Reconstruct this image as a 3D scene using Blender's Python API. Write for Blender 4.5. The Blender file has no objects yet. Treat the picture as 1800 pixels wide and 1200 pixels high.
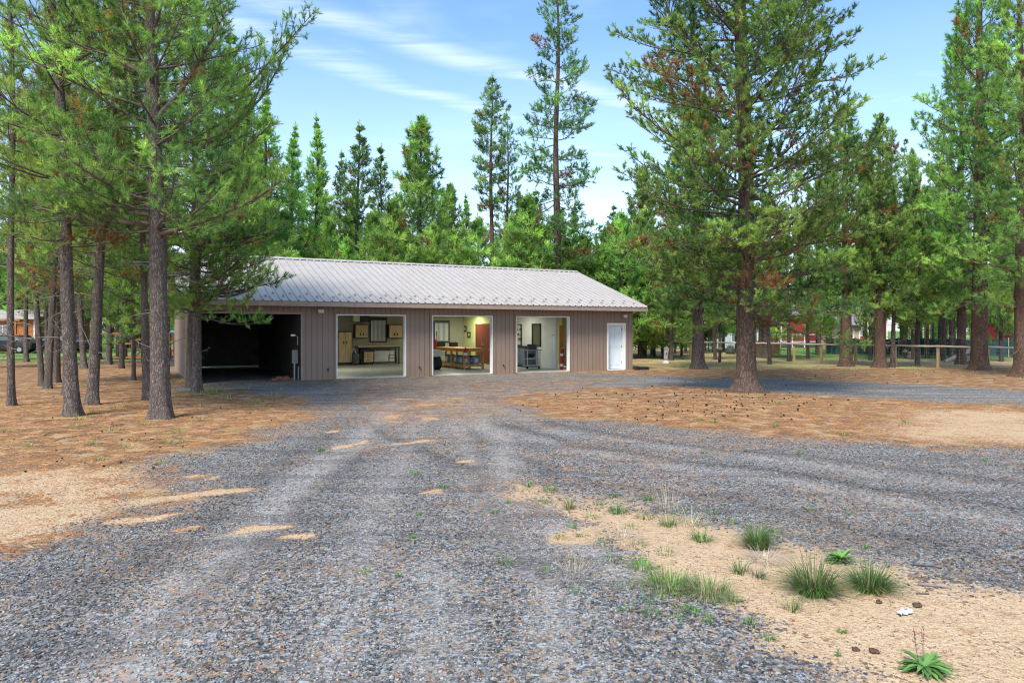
import bpy, math, random
import numpy as np
from mathutils import Vector, Matrix
R = math.radians
F, YH, CAMH = 1253.2, 579.9, 1.8595          # focal length in photo pixels, horizon row, eye height
TH, BX, BY = 0.48962, -7.6345, 26.4293       # garage frame: s along the front, t into the building
CT, ST = math.cos(TH), math.sin(TH)
scene = bpy.context.scene
COL = scene.collection
rng = np.random.default_rng(7)
random.seed(7)

# ------------------------------------------------------------------ geometry helpers
def gp(x, y):
    """ground point seen at photo pixel"""
    Y = F * CAMH / (y - YH)
    return np.array([(x - 900) / F * Y, Y])
def at(x, y, Y):
    return np.array([(x - 900) / F * Y, Y, CAMH - (y - YH) * Y / F])
def st(x, t):
    """s on the plane at depth t for photo column x"""
    k = (x - 900) / F
    return (k * (BY + t * CT) - BX + t * ST) / (CT - k * ST)
def zt(x, y, t):
    s = st(x, t); Y = BY + s * ST + t * CT
    return CAMH - (y - YH) * Y / F
def loc(s, t, z=0.0):
    return Vector((BX + s * CT - t * ST, BY + s * ST + t * CT, z))

def gz(x, y):
    """gentle relief of the ground close to the camera"""
    x = np.asarray(x, float); y = np.asarray(y, float)
    fade = np.clip((15 - y) / 6, 0, 1)
    h = 0.018 * np.sin(x * 0.9 + 1.3) * np.sin(y * 0.7) + 0.012 * np.sin(x * 2.1 - y * 1.3)
    d = np.hypot((x - 3.0) / 1.6, (y - 5.6) / 1.3)
    return fade * (h + 0.035 * np.exp(-d * d))

class MB:
    def __init__(self):
        self.v = []; self.f = []
    def add(self, vs, fs):
        o = len(self.v); self.v += [tuple(p) for p in vs]; self.f += [tuple(i + o for i in f) for f in fs]
        return self
    def box(self, x0, x1, y0, y1, z0, z1, rz=0, rx=0, c=None):
        vs = [(x, y, z) for z in (z0, z1) for x, y in ((x0, y0), (x1, y0), (x1, y1), (x0, y1))]
        if rz or rx:
            cx, cy, cz = c or ((x0 + x1) / 2, (y0 + y1) / 2, (z0 + z1) / 2)
            m = Matrix.Rotation(rz, 3, 'Z') @ Matrix.Rotation(rx, 3, 'X')
            vs = [tuple(m @ Vector((a - cx, b - cy, d - cz)) + Vector((cx, cy, cz))) for a, b, d in vs]
        return self.add(vs, [(0, 3, 2, 1), (4, 5, 6, 7), (0, 1, 5, 4), (1, 2, 6, 5), (2, 3, 7, 6), (3, 0, 4, 7)])
    def tube(self, pts, rad, n=10, cap=True):
        pts = [Vector(p) for p in pts]
        if not hasattr(rad, '__len__'): rad = [rad] * len(pts)
        vs = []; fs = []
        for i, p in enumerate(pts):
            d = (pts[min(i + 1, len(pts) - 1)] - pts[max(i - 1, 0)]).normalized()
            a = d.cross(Vector((0, 0, 1)) if abs(d.z) < .9 else Vector((1, 0, 0))).normalized(); b = d.cross(a)
            for k in range(n):
                t = 2 * math.pi * k / n
                vs.append(p + (a * math.cos(t) + b * math.sin(t)) * rad[i])
        for i in range(len(pts) - 1):
            for k in range(n):
                j = (k + 1) % n
                fs.append((i * n + k, i * n + j, (i + 1) * n + j, (i + 1) * n + k))
        if cap:
            fs.append(tuple(range(n - 1, -1, -1))); fs.append(tuple((len(pts) - 1) * n + k for k in range(n)))
        return self.add(vs, fs)
    def prism(self, prof, y0, y1, axis='y'):
        """profile of (a, b) pairs extruded"""
        n = len(prof)
        if axis == 'y': vs = [(a, y0, b) for a, b in prof] + [(a, y1, b) for a, b in prof]
        elif axis == 'x': vs = [(y0, a, b) for a, b in prof] + [(y1, a, b) for a, b in prof]
        else: vs = [(a, b, y0) for a, b in prof] + [(a, b, y1) for a, b in prof]
        fs = [tuple(range(n)), tuple(range(2 * n - 1, n - 1, -1))] + [(i, i + n, (i + 1) % n + n, (i + 1) % n) for i in range(n)]
        return self.add(vs, fs)
    def build(self, name, mat, parent=None, smooth=False, bevel=0):
        me = bpy.data.meshes.new(name); me.from_pydata([tuple(p) for p in self.v], [], self.f)
        import bmesh
        bm = bmesh.new(); bm.from_mesh(me); bmesh.ops.recalc_face_normals(bm, faces=bm.faces)
        if bevel: bmesh.ops.bevel(bm, geom=[e for e in bm.edges if len(e.link_faces) == 2 and e.calc_face_angle(0) > .6], offset=bevel, segments=2, affect='EDGES')
        bm.to_mesh(me); bm.free()
        if smooth: me.polygons.foreach_set('use_smooth', [True] * len(me.polygons))
        me.materials.append(mat)
        o = bpy.data.objects.new(name, me); COL.objects.link(o); o.parent = parent
        return o

def np_mesh(name, verts, faces, k, mat, colors=None, smooth=False):
    """fast mesh from arrays, all faces with k corners; colors per face"""
    me = bpy.data.meshes.new(name)
    verts = np.asarray(verts, np.float32).reshape(-1, 3); faces = np.asarray(faces, np.int32).reshape(-1, k)
    me.vertices.add(len(verts)); me.vertices.foreach_set('co', verts.ravel())
    me.loops.add(faces.size); me.loops.foreach_set('vertex_index', faces.ravel())
    me.polygons.add(len(faces)); me.polygons.foreach_set('loop_start', np.arange(0, faces.size, k, dtype=np.int32))
    me.update(calc_edges=True)
    if smooth: me.polygons.foreach_set('use_smooth', np.ones(len(faces), bool))
    if colors is not None:
        c = np.ones((len(faces), 4), np.float32); c[:, :3] = colors
        at_ = me.attributes.new('Col', 'FLOAT_COLOR', 'FACE'); at_.data.foreach_set('color', c.ravel())
    me.materials.append(mat)
    return me
def link(name, me, parent=None):
    o = bpy.data.objects.new(name, me); COL.objects.link(o); o.parent = parent
    return o
def empty(name, label, cat, l=(0, 0, 0), rz=0, group=None):
    o = bpy.data.objects.new(name, None); COL.objects.link(o); o.location = l; o.rotation_euler = (0, 0, rz)
    o.empty_display_size = .2
    return tag(o, label, cat, group)
def tag(o, label, cat, group=None, kind=None):
    o['label'] = label; o['category'] = cat
    if group: o['group'] = group
    if kind: o['kind'] = kind
    return o
def copy_tree(src, l=None, rz=None, scale=None, label=None, group=None):
    c = src.copy(); COL.objects.link(c)
    if l is not None: c.location = l
    if rz is not None: c.rotation_euler = (0, 0, rz)
    if scale is not None: c.scale = scale if hasattr(scale, '__len__') else (scale,) * 3
    if label: c['label'] = label
    if group: c['group'] = group
    for ch in KIDS.get(src.name, []):
        d = ch.copy(); COL.objects.link(d); d.parent = c
        for g in KIDS.get(ch.name, []):
            e = g.copy(); COL.objects.link(e); e.parent = d
    return c
KIDS = {}
def note_kids(*roots):
    for r in roots:
        KIDS[r.name] = [o for o in bpy.data.objects if o.parent == r]
        for c in KIDS[r.name]: KIDS[c.name] = [o for o in bpy.data.objects if o.parent == c]

# ------------------------------------------------------------------ materials
class NT:
    def __init__(self, name):
        self.m = bpy.data.materials.new(name); self.m.use_nodes = True
        self.t = self.m.node_tree; self.t.nodes.clear()
        self.out = self.t.nodes.new('ShaderNodeOutputMaterial')
    def n(self, typ, **kw):
        nd = self.t.nodes.new('ShaderNode' + typ)
        for k, v in kw.items():
            if k.startswith('i_'):
                key = k[2:]; key = int(key) if key.isdigit() else key.replace('_', ' ')
                s = nd.inputs[key]
                if isinstance(v, bpy.types.NodeSocket): self.t.links.new(v, s)
                else: s.default_value = v
            else: setattr(nd, k, v)
        return nd
    def math(self, op, a, b=0.0, clamp=False):
        return self.n('Math', operation=op, use_clamp=clamp, i_0=a, i_1=b).outputs[0]
    def mix(self, f, a, b, mode='MIX'):
        nd = self.t.nodes.new('ShaderNodeMix'); nd.data_type = 'RGBA'; nd.blend_type = mode
        for s, v in ((nd.inputs[0], f), (nd.inputs[6], a), (nd.inputs[7], b)):
            if isinstance(v, bpy.types.NodeSocket): self.t.links.new(v, s)
            else: s.default_value = v if not (hasattr(v, '__len__') and len(v) == 3) else (*v, 1)
        return nd.outputs[2]
    def noise(self, scale, detail=3, rough=.55, vec=None, dist=0.0):
        nd = self.n('TexNoise', i_Scale=scale, i_Detail=detail, i_Roughness=rough, i_Distortion=dist)
        if vec is not None: self.t.links.new(vec, nd.inputs['Vector'])
        return nd.outputs[0]
    def vor(self, scale, vec=None, feature='F1', rand=1.0):
        nd = self.n('TexVoronoi', feature=feature, i_Scale=scale, i_Randomness=rand)
        if vec is not None: self.t.links.new(vec, nd.inputs['Vector'])
        return nd
    def ramp(self, f, stops, interp='LINEAR'):
        nd = self.n('ValToRGB', i_0=f); cr = nd.color_ramp; cr.interpolation = interp
        while len(cr.elements) < len(stops): cr.elements.new(.5)
        for e, (p, c) in zip(cr.elements, stops):
            e.position = p; e.color = (*c, 1) if hasattr(c, '__len__') else (c, c, c, 1)
        return nd.outputs[0]
    def mapr(self, v, a, b, c=0, d=1):
        return self.n('MapRange', interpolation_type='SMOOTHSTEP', i_0=v, i_1=a, i_2=b, i_3=c, i_4=d).outputs[0]
    def coords(self, kind='Object', scale=(1, 1, 1)):
        tc = self.n('TexCoord').outputs[kind]
        return self.n('Mapping', i_Vector=tc, i_Scale=scale).outputs[0]
    def attr(self, name, out='Color'):
        return self.n('Attribute', attribute_name=name).outputs[out]
    def done(self, color, rough=.8, bump=None, bstr=.3, bdist=.02, metal=0.0, spec=.3, extra=None):
        p = self.n('BsdfPrincipled', i_Roughness=rough, i_Metallic=metal)
        p.inputs['Specular IOR Level'].default_value = spec
        if isinstance(color, bpy.types.NodeSocket): self.t.links.new(color, p.inputs['Base Color'])
        else: p.inputs['Base Color'].default_value = (*color, 1)
        if bump is not None:
            b = self.n('Bump', i_Strength=bstr, i_Distance=bdist, i_Height=bump); self.t.links.new(b.outputs[0], p.inputs['Normal'])
        sh = p.outputs[0]
        if extra: sh = extra(self, sh)
        self.t.links.new(sh, self.out.inputs[0])
        return self.m

def plain(name, c, rough=.6, var=.12, scale=6, metal=0.0, spec=.35, bump=.1):
    m = NT(name); v = m.coords()
    nz = m.noise(scale, 5, .6, v); n2 = m.noise(scale * 9, 2, .5, v)
    f = m.math('ADD', m.math('MULTIPLY', nz, .7), m.math('MULTIPLY', n2, .3))
    lo = tuple(x * (1 - var * 1.6) for x in c); hi = tuple(min(1, x * (1 + var * 1.6)) for x in c)
    return m.done(m.ramp(f, [(.3, lo), (.7, hi)]), rough, n2, bump, .004, metal, spec)

def wood(name, c, ax='x', rough=.6):
    m = NT(name); sc = {'x': (1, 12, 12), 'y': (12, 1, 12), 'z': (12, 12, 1)}[ax]
    v = m.coords(scale=sc); nz = m.noise(2.2, 5, .65, v, .6)
    return m.done(m.ramp(nz, [(.3, tuple(x * .6 for x in c)), (.7, tuple(min(1, x * 1.25) for x in c))]), rough, nz, .2, .004)

def bark(name, dark, mid, light, sx=9, sz=2.6):
    m = NT(name); v = m.coords(scale=(1, 1, sz / sx))
    warp = m.noise(5, 3, .6, v)
    vw = m.n('VectorMath', operation='ADD', i_0=v, i_1=m.n('VectorMath', operation='SCALE', i_0=m.n('TexNoise', i_Scale=6.0, i_Detail=2.0).outputs[1], i_Scale=.11).outputs[0]).outputs[0]
    d = m.vor(sx, vw, 'DISTANCE_TO_EDGE').outputs[0]
    cell = m.vor(sx, vw).outputs['Color']
    fine = m.noise(45, 4, .7, v)
    crack = m.math('MULTIPLY', m.mapr(d, -.10, .20), m.mapr(m.noise(70, 4, .75, m.coords(scale=(1, 1, .22))), .28, .60, .35, 1))
    tone = m.math('ADD', m.math('MULTIPLY', fine, .6), m.math('MULTIPLY', m.n('SeparateColor', i_0=cell).outputs[0], .4))
    col = m.ramp(tone, [(.3, mid), (.7, light)])
    col = m.mix(crack, dark, col)
    big = m.noise(1.1, 3, .6)
    col = m.mix(m.mapr(big, .42, .65), col, m.mix(.55, col, mid))
    h = m.math('ADD', m.math('MULTIPLY', crack, .75), m.math('MULTIPLY', fine, .25))
    return m.done(col, .9, h, .9, .03, 0, .15)

def needle_mat(name, tr=.5):
    m = NT(name); c = m.attr('Col')
    oi = m.n('ObjectInfo').outputs['Random']
    hsv = m.n('HueSaturation', i_Color=c, i_Hue=m.n('MapRange', i_0=oi, i_1=0., i_2=1., i_3=.488, i_4=.512).outputs[0],
              i_Value=m.n('MapRange', i_0=oi, i_1=0., i_2=1., i_3=.85, i_4=1.15).outputs[0]).outputs[0]
    def ex(mm, sh):
        t = mm.n('BsdfTranslucent'); mm.t.links.new(mm.mix(1.0, hsv, (1.25, 1.25, .7), 'MULTIPLY'), t.inputs[0])
        return mm.n('MixShader', i_0=tr, i_1=sh, i_2=t.outputs[0]).outputs[0]
    return m.done(hsv, .5, spec=.3, extra=ex)

def leafy(name, c0, c1, tr=.3):
    m = NT(name); c = m.attr('Col')
    def ex(mm, sh):
        t = mm.n('BsdfTranslucent'); mm.t.links.new(c, t.inputs[0])
        return mm.n('MixShader', i_0=tr, i_1=sh, i_2=t.outputs[0]).outputs[0]
    return m.done(c, .5, spec=.3, extra=ex)

M = {}
M['needle'] = needle_mat('needles')
M['blade'] = leafy('grass_blades', None, None)
M['bark_grey'] = bark('bark_grey', (.055, .044, .038), (.16, .127, .108), (.31, .255, .22), 30, 9)
M['bark_dark'] = bark('bark_dark', (.035, .028, .024), (.105, .083, .072), (.21, .17, .145), 34, 8)
M['bark_red'] = bark('bark_red', (.036, .024, .019), (.135, .083, .06), (.26, .165, .12), 20, 6)
M['bark_brown'] = bark('bark_brown', (.038, .026, .021), (.12, .082, .063), (.25, .18, .14), 24, 6)
M['twig'] = plain('twig_bark', (.13, .10, .085), .9, .3, 9)
M['deadtwig'] = plain('dead_twig', (.20, .175, .155), .9, .3, 9)
# ------------------------------------------------------------------ pines
UP = np.array([0, 0, 1.0])
def nrm(a): return a / np.maximum(np.linalg.norm(a, axis=-1, keepdims=True), 1e-9)
class Tubes:
    """many tapered tubes gathered into one mesh"""
    def __init__(s): s.v = []; s.f = []; s.n = 0
    def add(s, pts, rad, k=5):
        pts = np.asarray(pts, float); rad = np.asarray(rad, float); n = len(pts)
        d = nrm(np.gradient(pts, axis=0)); ref = np.where(np.abs(d[:, 2:3]) < .9, UP, np.array([1., 0, 0]))
        a = nrm(np.cross(d, ref)); b = np.cross(d, a); th = np.arange(k) * 2 * np.pi / k
        ring = pts[:, None] + rad[:, None, None] * (a[:, None] * np.cos(th)[None, :, None] + b[:, None] * np.sin(th)[None, :, None])
        i = np.arange(n - 1)[:, None] * k; j = np.arange(k)[None]; jn = (j + 1) % k
        s.v.append(ring.reshape(-1, 3)); s.f.append((np.stack([i + j, i + jn, i + k + jn, i + k + j], -1).reshape(-1, 4)) + s.n); s.n += n * k
    def mesh(s, name, mat):
        return np_mesh(name, np.concatenate(s.v), np.concatenate(s.f), 4, mat, smooth=True)

def trunk_mesh(name, r, path, rad, H, r0, mat, flare=.7, seg=28, seed=0):
    zs = np.concatenate([np.linspace(-.12, .6, 12), np.linspace(.7, min(H, 6), 40), np.linspace(min(H, 6) + .3, H, 14)]) if H > 6.5 else np.concatenate([np.linspace(-.12, .5, 8), np.linspace(.6, H, 20)])
    th = np.arange(seg) * 2 * np.pi / seg
    q = np.random.default_rng(seed)
    V = []
    ph = q.uniform(0, 6.28, 8); ph2 = q.uniform(0, 6.28, 6)
    for z in zs:
        base = rad(max(z, 0)); fl = flare * r0 * np.exp(-max(z + .05, 0) / .22)
        lob = 1 + .5 * np.sin(5 * th + ph[0]) * .5 + .3 * np.sin(3 * th + ph[1])
        rr = base * (1 + .03 * np.sin(7 * th + ph[2] + z * .8) + .025 * np.sin(11 * th + ph[3] - z * 1.1) + .02 * np.sin(4 * th + z * 2.3 + ph[4])
                     + .03 * np.sin(2 * th + z * .9 + ph[5])) + fl * np.clip(lob, .2, 2)
        c = path(max(z, 0))
        V.append(np.stack([c[0] + rr * np.cos(th), c[1] + rr * np.sin(th), np.full(seg, z)], -1))
    V = np.concatenate(V); n = len(zs); i = np.arange(n - 1)[:, None] * seg; j = np.arange(seg)[None]; jn = (j + 1) % seg
    fc = np.stack([i + j, i + jn, i + seg + jn, i + seg + j], -1).reshape(-1, 4)
    return np_mesh(name, V, fc, 4, mat, smooth=True)

GREEN = np.array([[.085, .18, .07], [.205, .36, .105], [.40, .56, .16], [.10, .20, .07]])
def pine(kind, H=12, r0=.2, cb=3.5, Rm=2.4, prof=None, nb=70, e0=-5, e1=45, curl=25, sden=5.0, slen=.38, sp=.13, ndl=24, nl=.09, nw=.008,
         shoot=.16, fin=.25, seed=1, bend=(0, 0), sway=.1, barkm='bark_grey', pal=(.2, 1.0), dead=.04, brown=.06, ndead=14, extra=(), taper=.85, flare=.7, sparse=0.0, tint=(1, 1, 1), tiltup=.45, limbr=1.0, hidden=False, label='', group=None, lopside=0):
    q = np.random.default_rng(seed)
    prof = prof or [(0, .6), (.15, .95), (.4, 1), (1, .08)]
    pu = np.array([p[0] for p in prof]); pv = np.array([p[1] for p in prof])
    ph = q.uniform(0, 6.28, 4)
    def path(z):
        k = z / H
        return np.array([bend[0] * k ** 1.3 + sway * k * np.sin(z * .5 + ph[0]), bend[1] * k ** 1.3 + sway * k * np.sin(z * .43 + ph[1]), z])
    def rad(z): return r0 * max(1 - z / H, 0) ** taper + .012
    tr = trunk_mesh(kind + '_trunk', r0, path, rad, H, r0, M[barkm], flare, seed=seed)
    limbs = Tubes(); dead_t = Tubes()
    SP = []; SD = []; SC = []; SL = []
    def shoots(P, D, c, L): SP.append(P); SD.append(D); SC.append(c); SL.append(L)
    jobs = []
    u = 0
    for i in range(nb):
        u = ((i // 4) * 4 + q.uniform(0, 1.6)) / nb; u = min(max(u, 0), .985)
        L = Rm * np.interp(u, pu, pv) * q.uniform(.6, 1.12)
        az = i * 2.4 + q.normal(0, .35)
        if lopside: L *= 1 + lopside * math.cos(az)
        jobs.append((cb + (H - cb) * u, az, L, R(e0 + (e1 - e0) * u + q.normal(0, 8)), R(curl), q.uniform() < dead, fin))
    for z, az, L, el in extra: jobs.append((z, R(az), L, R(el), R(curl), None, .3))
    for z, az, L, el, cu, isdead, f0 in jobs:
        n = max(5, int(L * 3)); P = [path(z)]; step = L / (n - 1); a = az; e = el
        for k in range(n - 1):
            e += cu / (n - 1); a += q.normal(0, .10)
            e += q.normal(0, .08)
            P.append(P[-1] + step * np.array([math.cos(a) * math.cos(e), math.sin(a) * math.cos(e), math.sin(e)]))
        P = np.array(P); rb = min(.008 + .0105 * L, rad(z) * .5) * limbr * (1.7 if isdead is None else 1)
        limbs.add(P, np.linspace(rb, .005, n), 6 if L > 2 else 4)
        btone = q.uniform(*pal); bcol = q.uniform(.66, 1.25)
        ns = max(4, int(L * sden)); cum = np.linspace(0, 1, n)
        for k in range(ns):
            f = f0 + (1 - f0) * ((k + q.uniform()) / ns)
            if q.uniform() < sparse: continue
            p = np.array([np.interp(f, cum, P[:, m]) for m in range(3)])
            j = min(int(f * (n - 1)), n - 2); d = nrm(P[j + 1] - P[j])
            side = nrm(np.cross(d, UP)) * (1 if k % 2 else -1)
            ang = q.uniform(.5, 1.1)
            dv = nrm(d * math.cos(ang) + side * math.sin(ang) + UP * q.normal(.12, .25))
            ls = (.18 * min(1, L / .8) + slen * L * (1 - f) ** .8) * q.uniform(.6, 1.2)
            m = 4; Q = [p]
            for w in range(m - 1):
                dv = nrm(dv + UP * .10 + q.normal(0, .12, 3)); Q.append(Q[-1] + dv * ls / (m - 1))
            Q = np.array(Q); limbs.add(Q, np.linspace(max(.004, rb * .3), .003, m), 3)
            cnt = max(2, int(ls * .6 / sp)); ff = np.linspace(.42, .95, cnt) + q.normal(0, .04, cnt); ff = np.clip(ff, 0, 1)
            Pp = np.stack([np.interp(ff, np.linspace(0, 1, m), Q[:, c]) for c in range(3)], -1)
            Dd = nrm(dv * .7 + UP * tiltup + q.normal(0, .6, (cnt, 3)))
            ex_ = q.integers(2, 4); Pp = np.concatenate([Pp, np.repeat(Q[-1:], ex_, 0)]); Dd = np.concatenate([Dd, nrm(dv + UP * .4 + q.normal(0, .55, (ex_, 3)))])
            tone = np.clip(btone + q.normal(0, .2) + q.normal(0, .2, len(Pp)), 0, 1)
            idx = tone * 2; lo = np.floor(idx).astype(int).clip(0, 1); fr = (idx - lo)[:, None]
            c = GREEN[lo] * (1 - fr) + GREEN[lo + 1] * fr
            c = c * bcol * q.uniform(.75, 1.25, (len(Pp), 1)) * np.array(tint)
            br = q.uniform(size=len(Pp)) < ((.9 if q.uniform() < brown * (1.6 - f) else .0) if not isdead else .93)
            c[br] = np.array([[.36, .20, .09]]) * q.uniform(.55, 1.35, (br.sum(), 1))
            shoots(Pp, Dd, c, np.full(len(Pp), shoot * min(1, .35 + L / 1.2)) * q.uniform(.7, 1.25, len(Pp)))
    for i in range(ndead):      # bare dead branches on the lower trunk
        z = q.uniform(min(1.2, cb * .4), cb + .8); a = q.uniform(0, 6.28); L = q.uniform(.4, 1.5) * min(1, Rm / 2); e = q.uniform(-.5, .35); n = 6
        P = [path(z)]
        for k in range(n - 1):
            a += q.normal(0, .22); e += q.normal(-.02, .2); P.append(P[-1] + L / (n - 1) * np.array([math.cos(a) * math.cos(e), math.sin(a) * math.cos(e), math.sin(e)]))
        P = np.array(P); dead_t.add(P, np.linspace(.012, .003, n), 4)
        for w in range(q.integers(2, 6)):
            j = q.integers(1, n - 1); d = nrm(q.normal(0, 1, 3)); l2 = L * q.uniform(.15, .4)
            dead_t.add(np.array([P[j], P[j] + d * l2 * .5, P[j] + nrm(d + q.normal(0, .4, 3)) * l2]), [.005, .004, .002], 3)
    # leader
    top = path(H); shoots(np.array([top, top - UP * .15, top - UP * .3]), nrm(np.array([[0, 0, 1.], [.3, .2, 1], [-.3, .1, 1]])), np.repeat(GREEN[2:3], 3, 0), np.full(3, shoot))
    P = np.concatenate(SP); D = np.concatenate(SD); C = np.concatenate(SC); L = np.concatenate(SL)
    N = len(P); K = ndl
    ref = nrm(q.normal(0, 1, (N, 3))); A = nrm(np.cross(D, ref)); B = np.cross(D, A)
    uu = q.uniform(-.05, 1, (N, K)); phi = q.uniform(0, 6.283, (N, K)); al = q.uniform(.4, 1.45, (N, K)) - uu * .55
    NLs = np.clip(L / shoot, .45, 1.1)[:, None]
    base = P[:, None] + D[:, None] * (L[:, None] * uu)[..., None]
    nd = D[:, None] * np.cos(al)[..., None] + (A[:, None] * np.cos(phi)[..., None] + B[:, None] * np.sin(phi)[..., None]) * np.sin(al)[..., None]
    side = nrm(np.cross(nd, q.normal(0, 1, (N, K, 3)))) * (nw / 2)
    tip = base + nd * (nl * NLs * q.uniform(.7, 1.15, (N, K)))[..., None]
    V = np.stack([base - side, base + side, tip], 2).reshape(-1, 3)
    fc = np.arange(len(V)).reshape(-1, 3)
    cc = (C[:, None] * q.uniform(.8, 1.2, (N, K, 1))).reshape(-1, 3)
    root = empty(kind, label, 'tree', group=group)
    link('trunk', tr, root)
    vs = [V]; fs = [fc]; mi = [np.zeros(len(fc), np.int32)]; cs = [cc]; off = len(V)
    for T_, k in ((limbs, 1), (dead_t, 2)):
        if not T_.v: continue
        v_ = np.concatenate(T_.v); q4 = np.concatenate(T_.f) + off; t3 = np.concatenate([q4[:, [0, 1, 2]], q4[:, [0, 2, 3]]])
        vs.append(v_); fs.append(t3); mi.append(np.full(len(t3), k, np.int32)); cs.append(np.full((len(t3), 3), .2)); off += len(v_)
    me = np_mesh(kind + '_crown', np.concatenate(vs), np.concatenate(fs), 3, M['needle'], np.concatenate(cs))
    me.materials.append(M['twig']); me.materials.append(M['deadtwig']); mi = np.concatenate(mi)
    me.polygons.foreach_set('material_index', mi); me.polygons.foreach_set('use_smooth', mi > 0)
    print('TREE', seed, len(fc), len(mi))
    link('crown', me, root)
    note_kids(root); HH[root.name] = H
    return root
HH = {}
USED = set()
def place(proto, px, py=None, Y=None, h=None, rz=None, label=None, group=None, sx=1.0, lean=(0, 0), dx=0, H=None):
    """stand a tree where its base is seen (px,py) or at a distance Y with its top at photo row h"""
    if Y is None: x, y = gp(px, py)
    else: x, y = (px - 900) / F * Y, Y
    Hh = HH[proto.name]
    sc = 1.0
    if h is not None: sc = (CAMH + (YH - h) * y / F) / Hh
    if H is not None: sc = H / Hh
    rz = random.uniform(0, 6.28) if rz is None else rz
    if proto.name in USED: o = copy_tree(proto)
    else: o = proto; USED.add(proto.name)
    o.location = (x, y, float(gz(x, y)) - .02); o.scale = (sc * sx, sc * sx, sc)
    o.rotation_euler = (Matrix.Rotation(lean[0], 3, 'Y') @ Matrix.Rotation(lean[1], 3, 'X') @ Matrix.Rotation(rz, 3, 'Z')).to_euler()
    if label: o['label'] = label
    if group: o['group'] = group
    elif 'group' in o: del o['group']
    return o
# ------------------------------------------------------------------ ground
def poly(pts): return np.array([gp(*p) for p in pts])
def sdist(P, pg):
    """signed distance to polygon (positive inside), P (N,2)"""
    a = pg; b = np.roll(pg, -1, 0); d2 = np.full(len(P), 1e18); ins = np.zeros(len(P), bool)
    for (x0, y0), (x1, y1) in zip(a, b):
        ex, ey = x1 - x0, y1 - y0; wx, wy = P[:, 0] - x0, P[:, 1] - y0
        t = np.clip((wx * ex + wy * ey) / (ex * ex + ey * ey + 1e-12), 0, 1)
        d2 = np.minimum(d2, (wx - t * ex) ** 2 + (wy - t * ey) ** 2)
        c = ((y0 <= P[:, 1]) & (y1 > P[:, 1])) | ((y1 <= P[:, 1]) & (y0 > P[:, 1]))
        with np.errstate(divide='ignore', invalid='ignore'):
            ins ^= c & (P[:, 0] < ex * wy / (ey if ey else 1e-9) + x0)
    d = np.sqrt(d2); return np.where(ins, d, -d)
def soft(P, pts, w, grow=0.0): return np.clip(.5 + (sdist(P, poly(pts)) + grow) / (2 * w), 0, 1)
def line_mask(P, pts, w):
    pg = poly(pts); d2 = np.full(len(P), 1e18)
    for (x0, y0), (x1, y1) in zip(pg[:-1], pg[1:]):
        ex, ey = x1 - x0, y1 - y0; wx, wy = P[:, 0] - x0, P[:, 1] - y0
        t = np.clip((wx * ex + wy * ey) / (ex * ex + ey * ey), 0, 1); d2 = np.minimum(d2, (wx - t * ex) ** 2 + (wy - t * ey) ** 2)
    return np.exp(-d2 / (w * w))
def vnoise(P, s, seed=0):
    """smooth value noise on points"""
    q = np.random.default_rng(seed); T = q.uniform(size=(64, 64)); u = P / s
    i = np.floor(u).astype(int); f = u - i; f = f * f * (3 - 2 * f)
    g = lambda a, b: T[(i[:, 0] + a) % 64, (i[:, 1] + b) % 64]
    return (g(0, 0) * (1 - f[:, 0]) + g(1, 0) * f[:, 0]) * (1 - f[:, 1]) + (g(0, 1) * (1 - f[:, 0]) + g(1, 1) * f[:, 0]) * f[:, 1]

GRAVEL = [(-900, 1700), (-500, 1100), (-120, 1000), (0, 985), (60, 950), (150, 912), (250, 880), (300, 850), (335, 805), (420, 768), (500, 748), (560, 720), (520, 695), (420, 684),
          (300, 690), (335, 672), (370, 640), (560, 640), (1110, 658), (1240, 664), (1400, 668), (1560, 672), (1800, 688), (2500, 700), (2500, 730),
          (1800, 712), (1600, 702), (1480, 697), (1350, 690), (1200, 679), (1050, 681), (960, 692), (935, 712), (1000, 732), (1200, 750), (1400, 762), (1560, 780), (1700, 795), (1900, 800), (2600, 850), (2600, 1700)]
MEDIAN = [(955, 845), (1040, 868), (1150, 890), (1260, 912), (1400, 940), (1500, 975), (1600, 1004), (1700, 1024), (1850, 1050), (2300, 1150), (2600, 1600), (1500, 1700), (1440, 1200), (1390, 1120), (1300, 1060), (1180, 1010), (1100, 950), (1030, 900), (980, 870)]
LSAND = [(-200, 840), (60, 822), (200, 812), (300, 822), (330, 812), (300, 850), (250, 880), (150, 915), (60, 950), (0, 985), (-300, 1050)]
RSAND = [(1440, 708), (1560, 712), (1800, 724), (2300, 750), (2300, 830), (1800, 796), (1650, 790), (1520, 760)]
RSAND2 = [(1330, 770), (1480, 776), (1600, 790), (1560, 800), (1440, 790), (1340, 780)]
ISLAND = [(955, 703), (1050, 688), (1200, 682), (1350, 692), (1500, 702), (1640, 720), (1560, 755), (1450, 755), (1300, 745), (1150, 738), (1000, 728)]
SPOTS = [(280, 927, 27, 8), (402, 943, 32, 8), (457, 957, 25, 9), (825, 817, 22, 4), (823, 841, 16, 4), (825, 863, 25, 6), (640, 1003, 35, 7), (395, 827, 16, 4), (345, 868, 45, 9), (420, 855, 50, 9), (290, 900, 20, 5),
         (910, 803, 14, 4), (25, 966, 35, 7), (610, 780, 16, 4), (720, 737, 30, 3), (650, 734, 22, 3), (760, 712, 20, 3), (560, 762, 18, 4), (285, 880, 35, 6), (215, 905, 40, 7), (720, 780, 40, 5), (700, 702, 30, 3), (800, 700, 30, 3),
         (1620, 1010, 30, 5), (1060, 935, 40, 10)]
GREENS = [(1085, 1012), (1125, 985), (1200, 992), (1270, 1020), (1300, 1045), (1250, 1062), (1150, 1058), (1090, 1040)]
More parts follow.
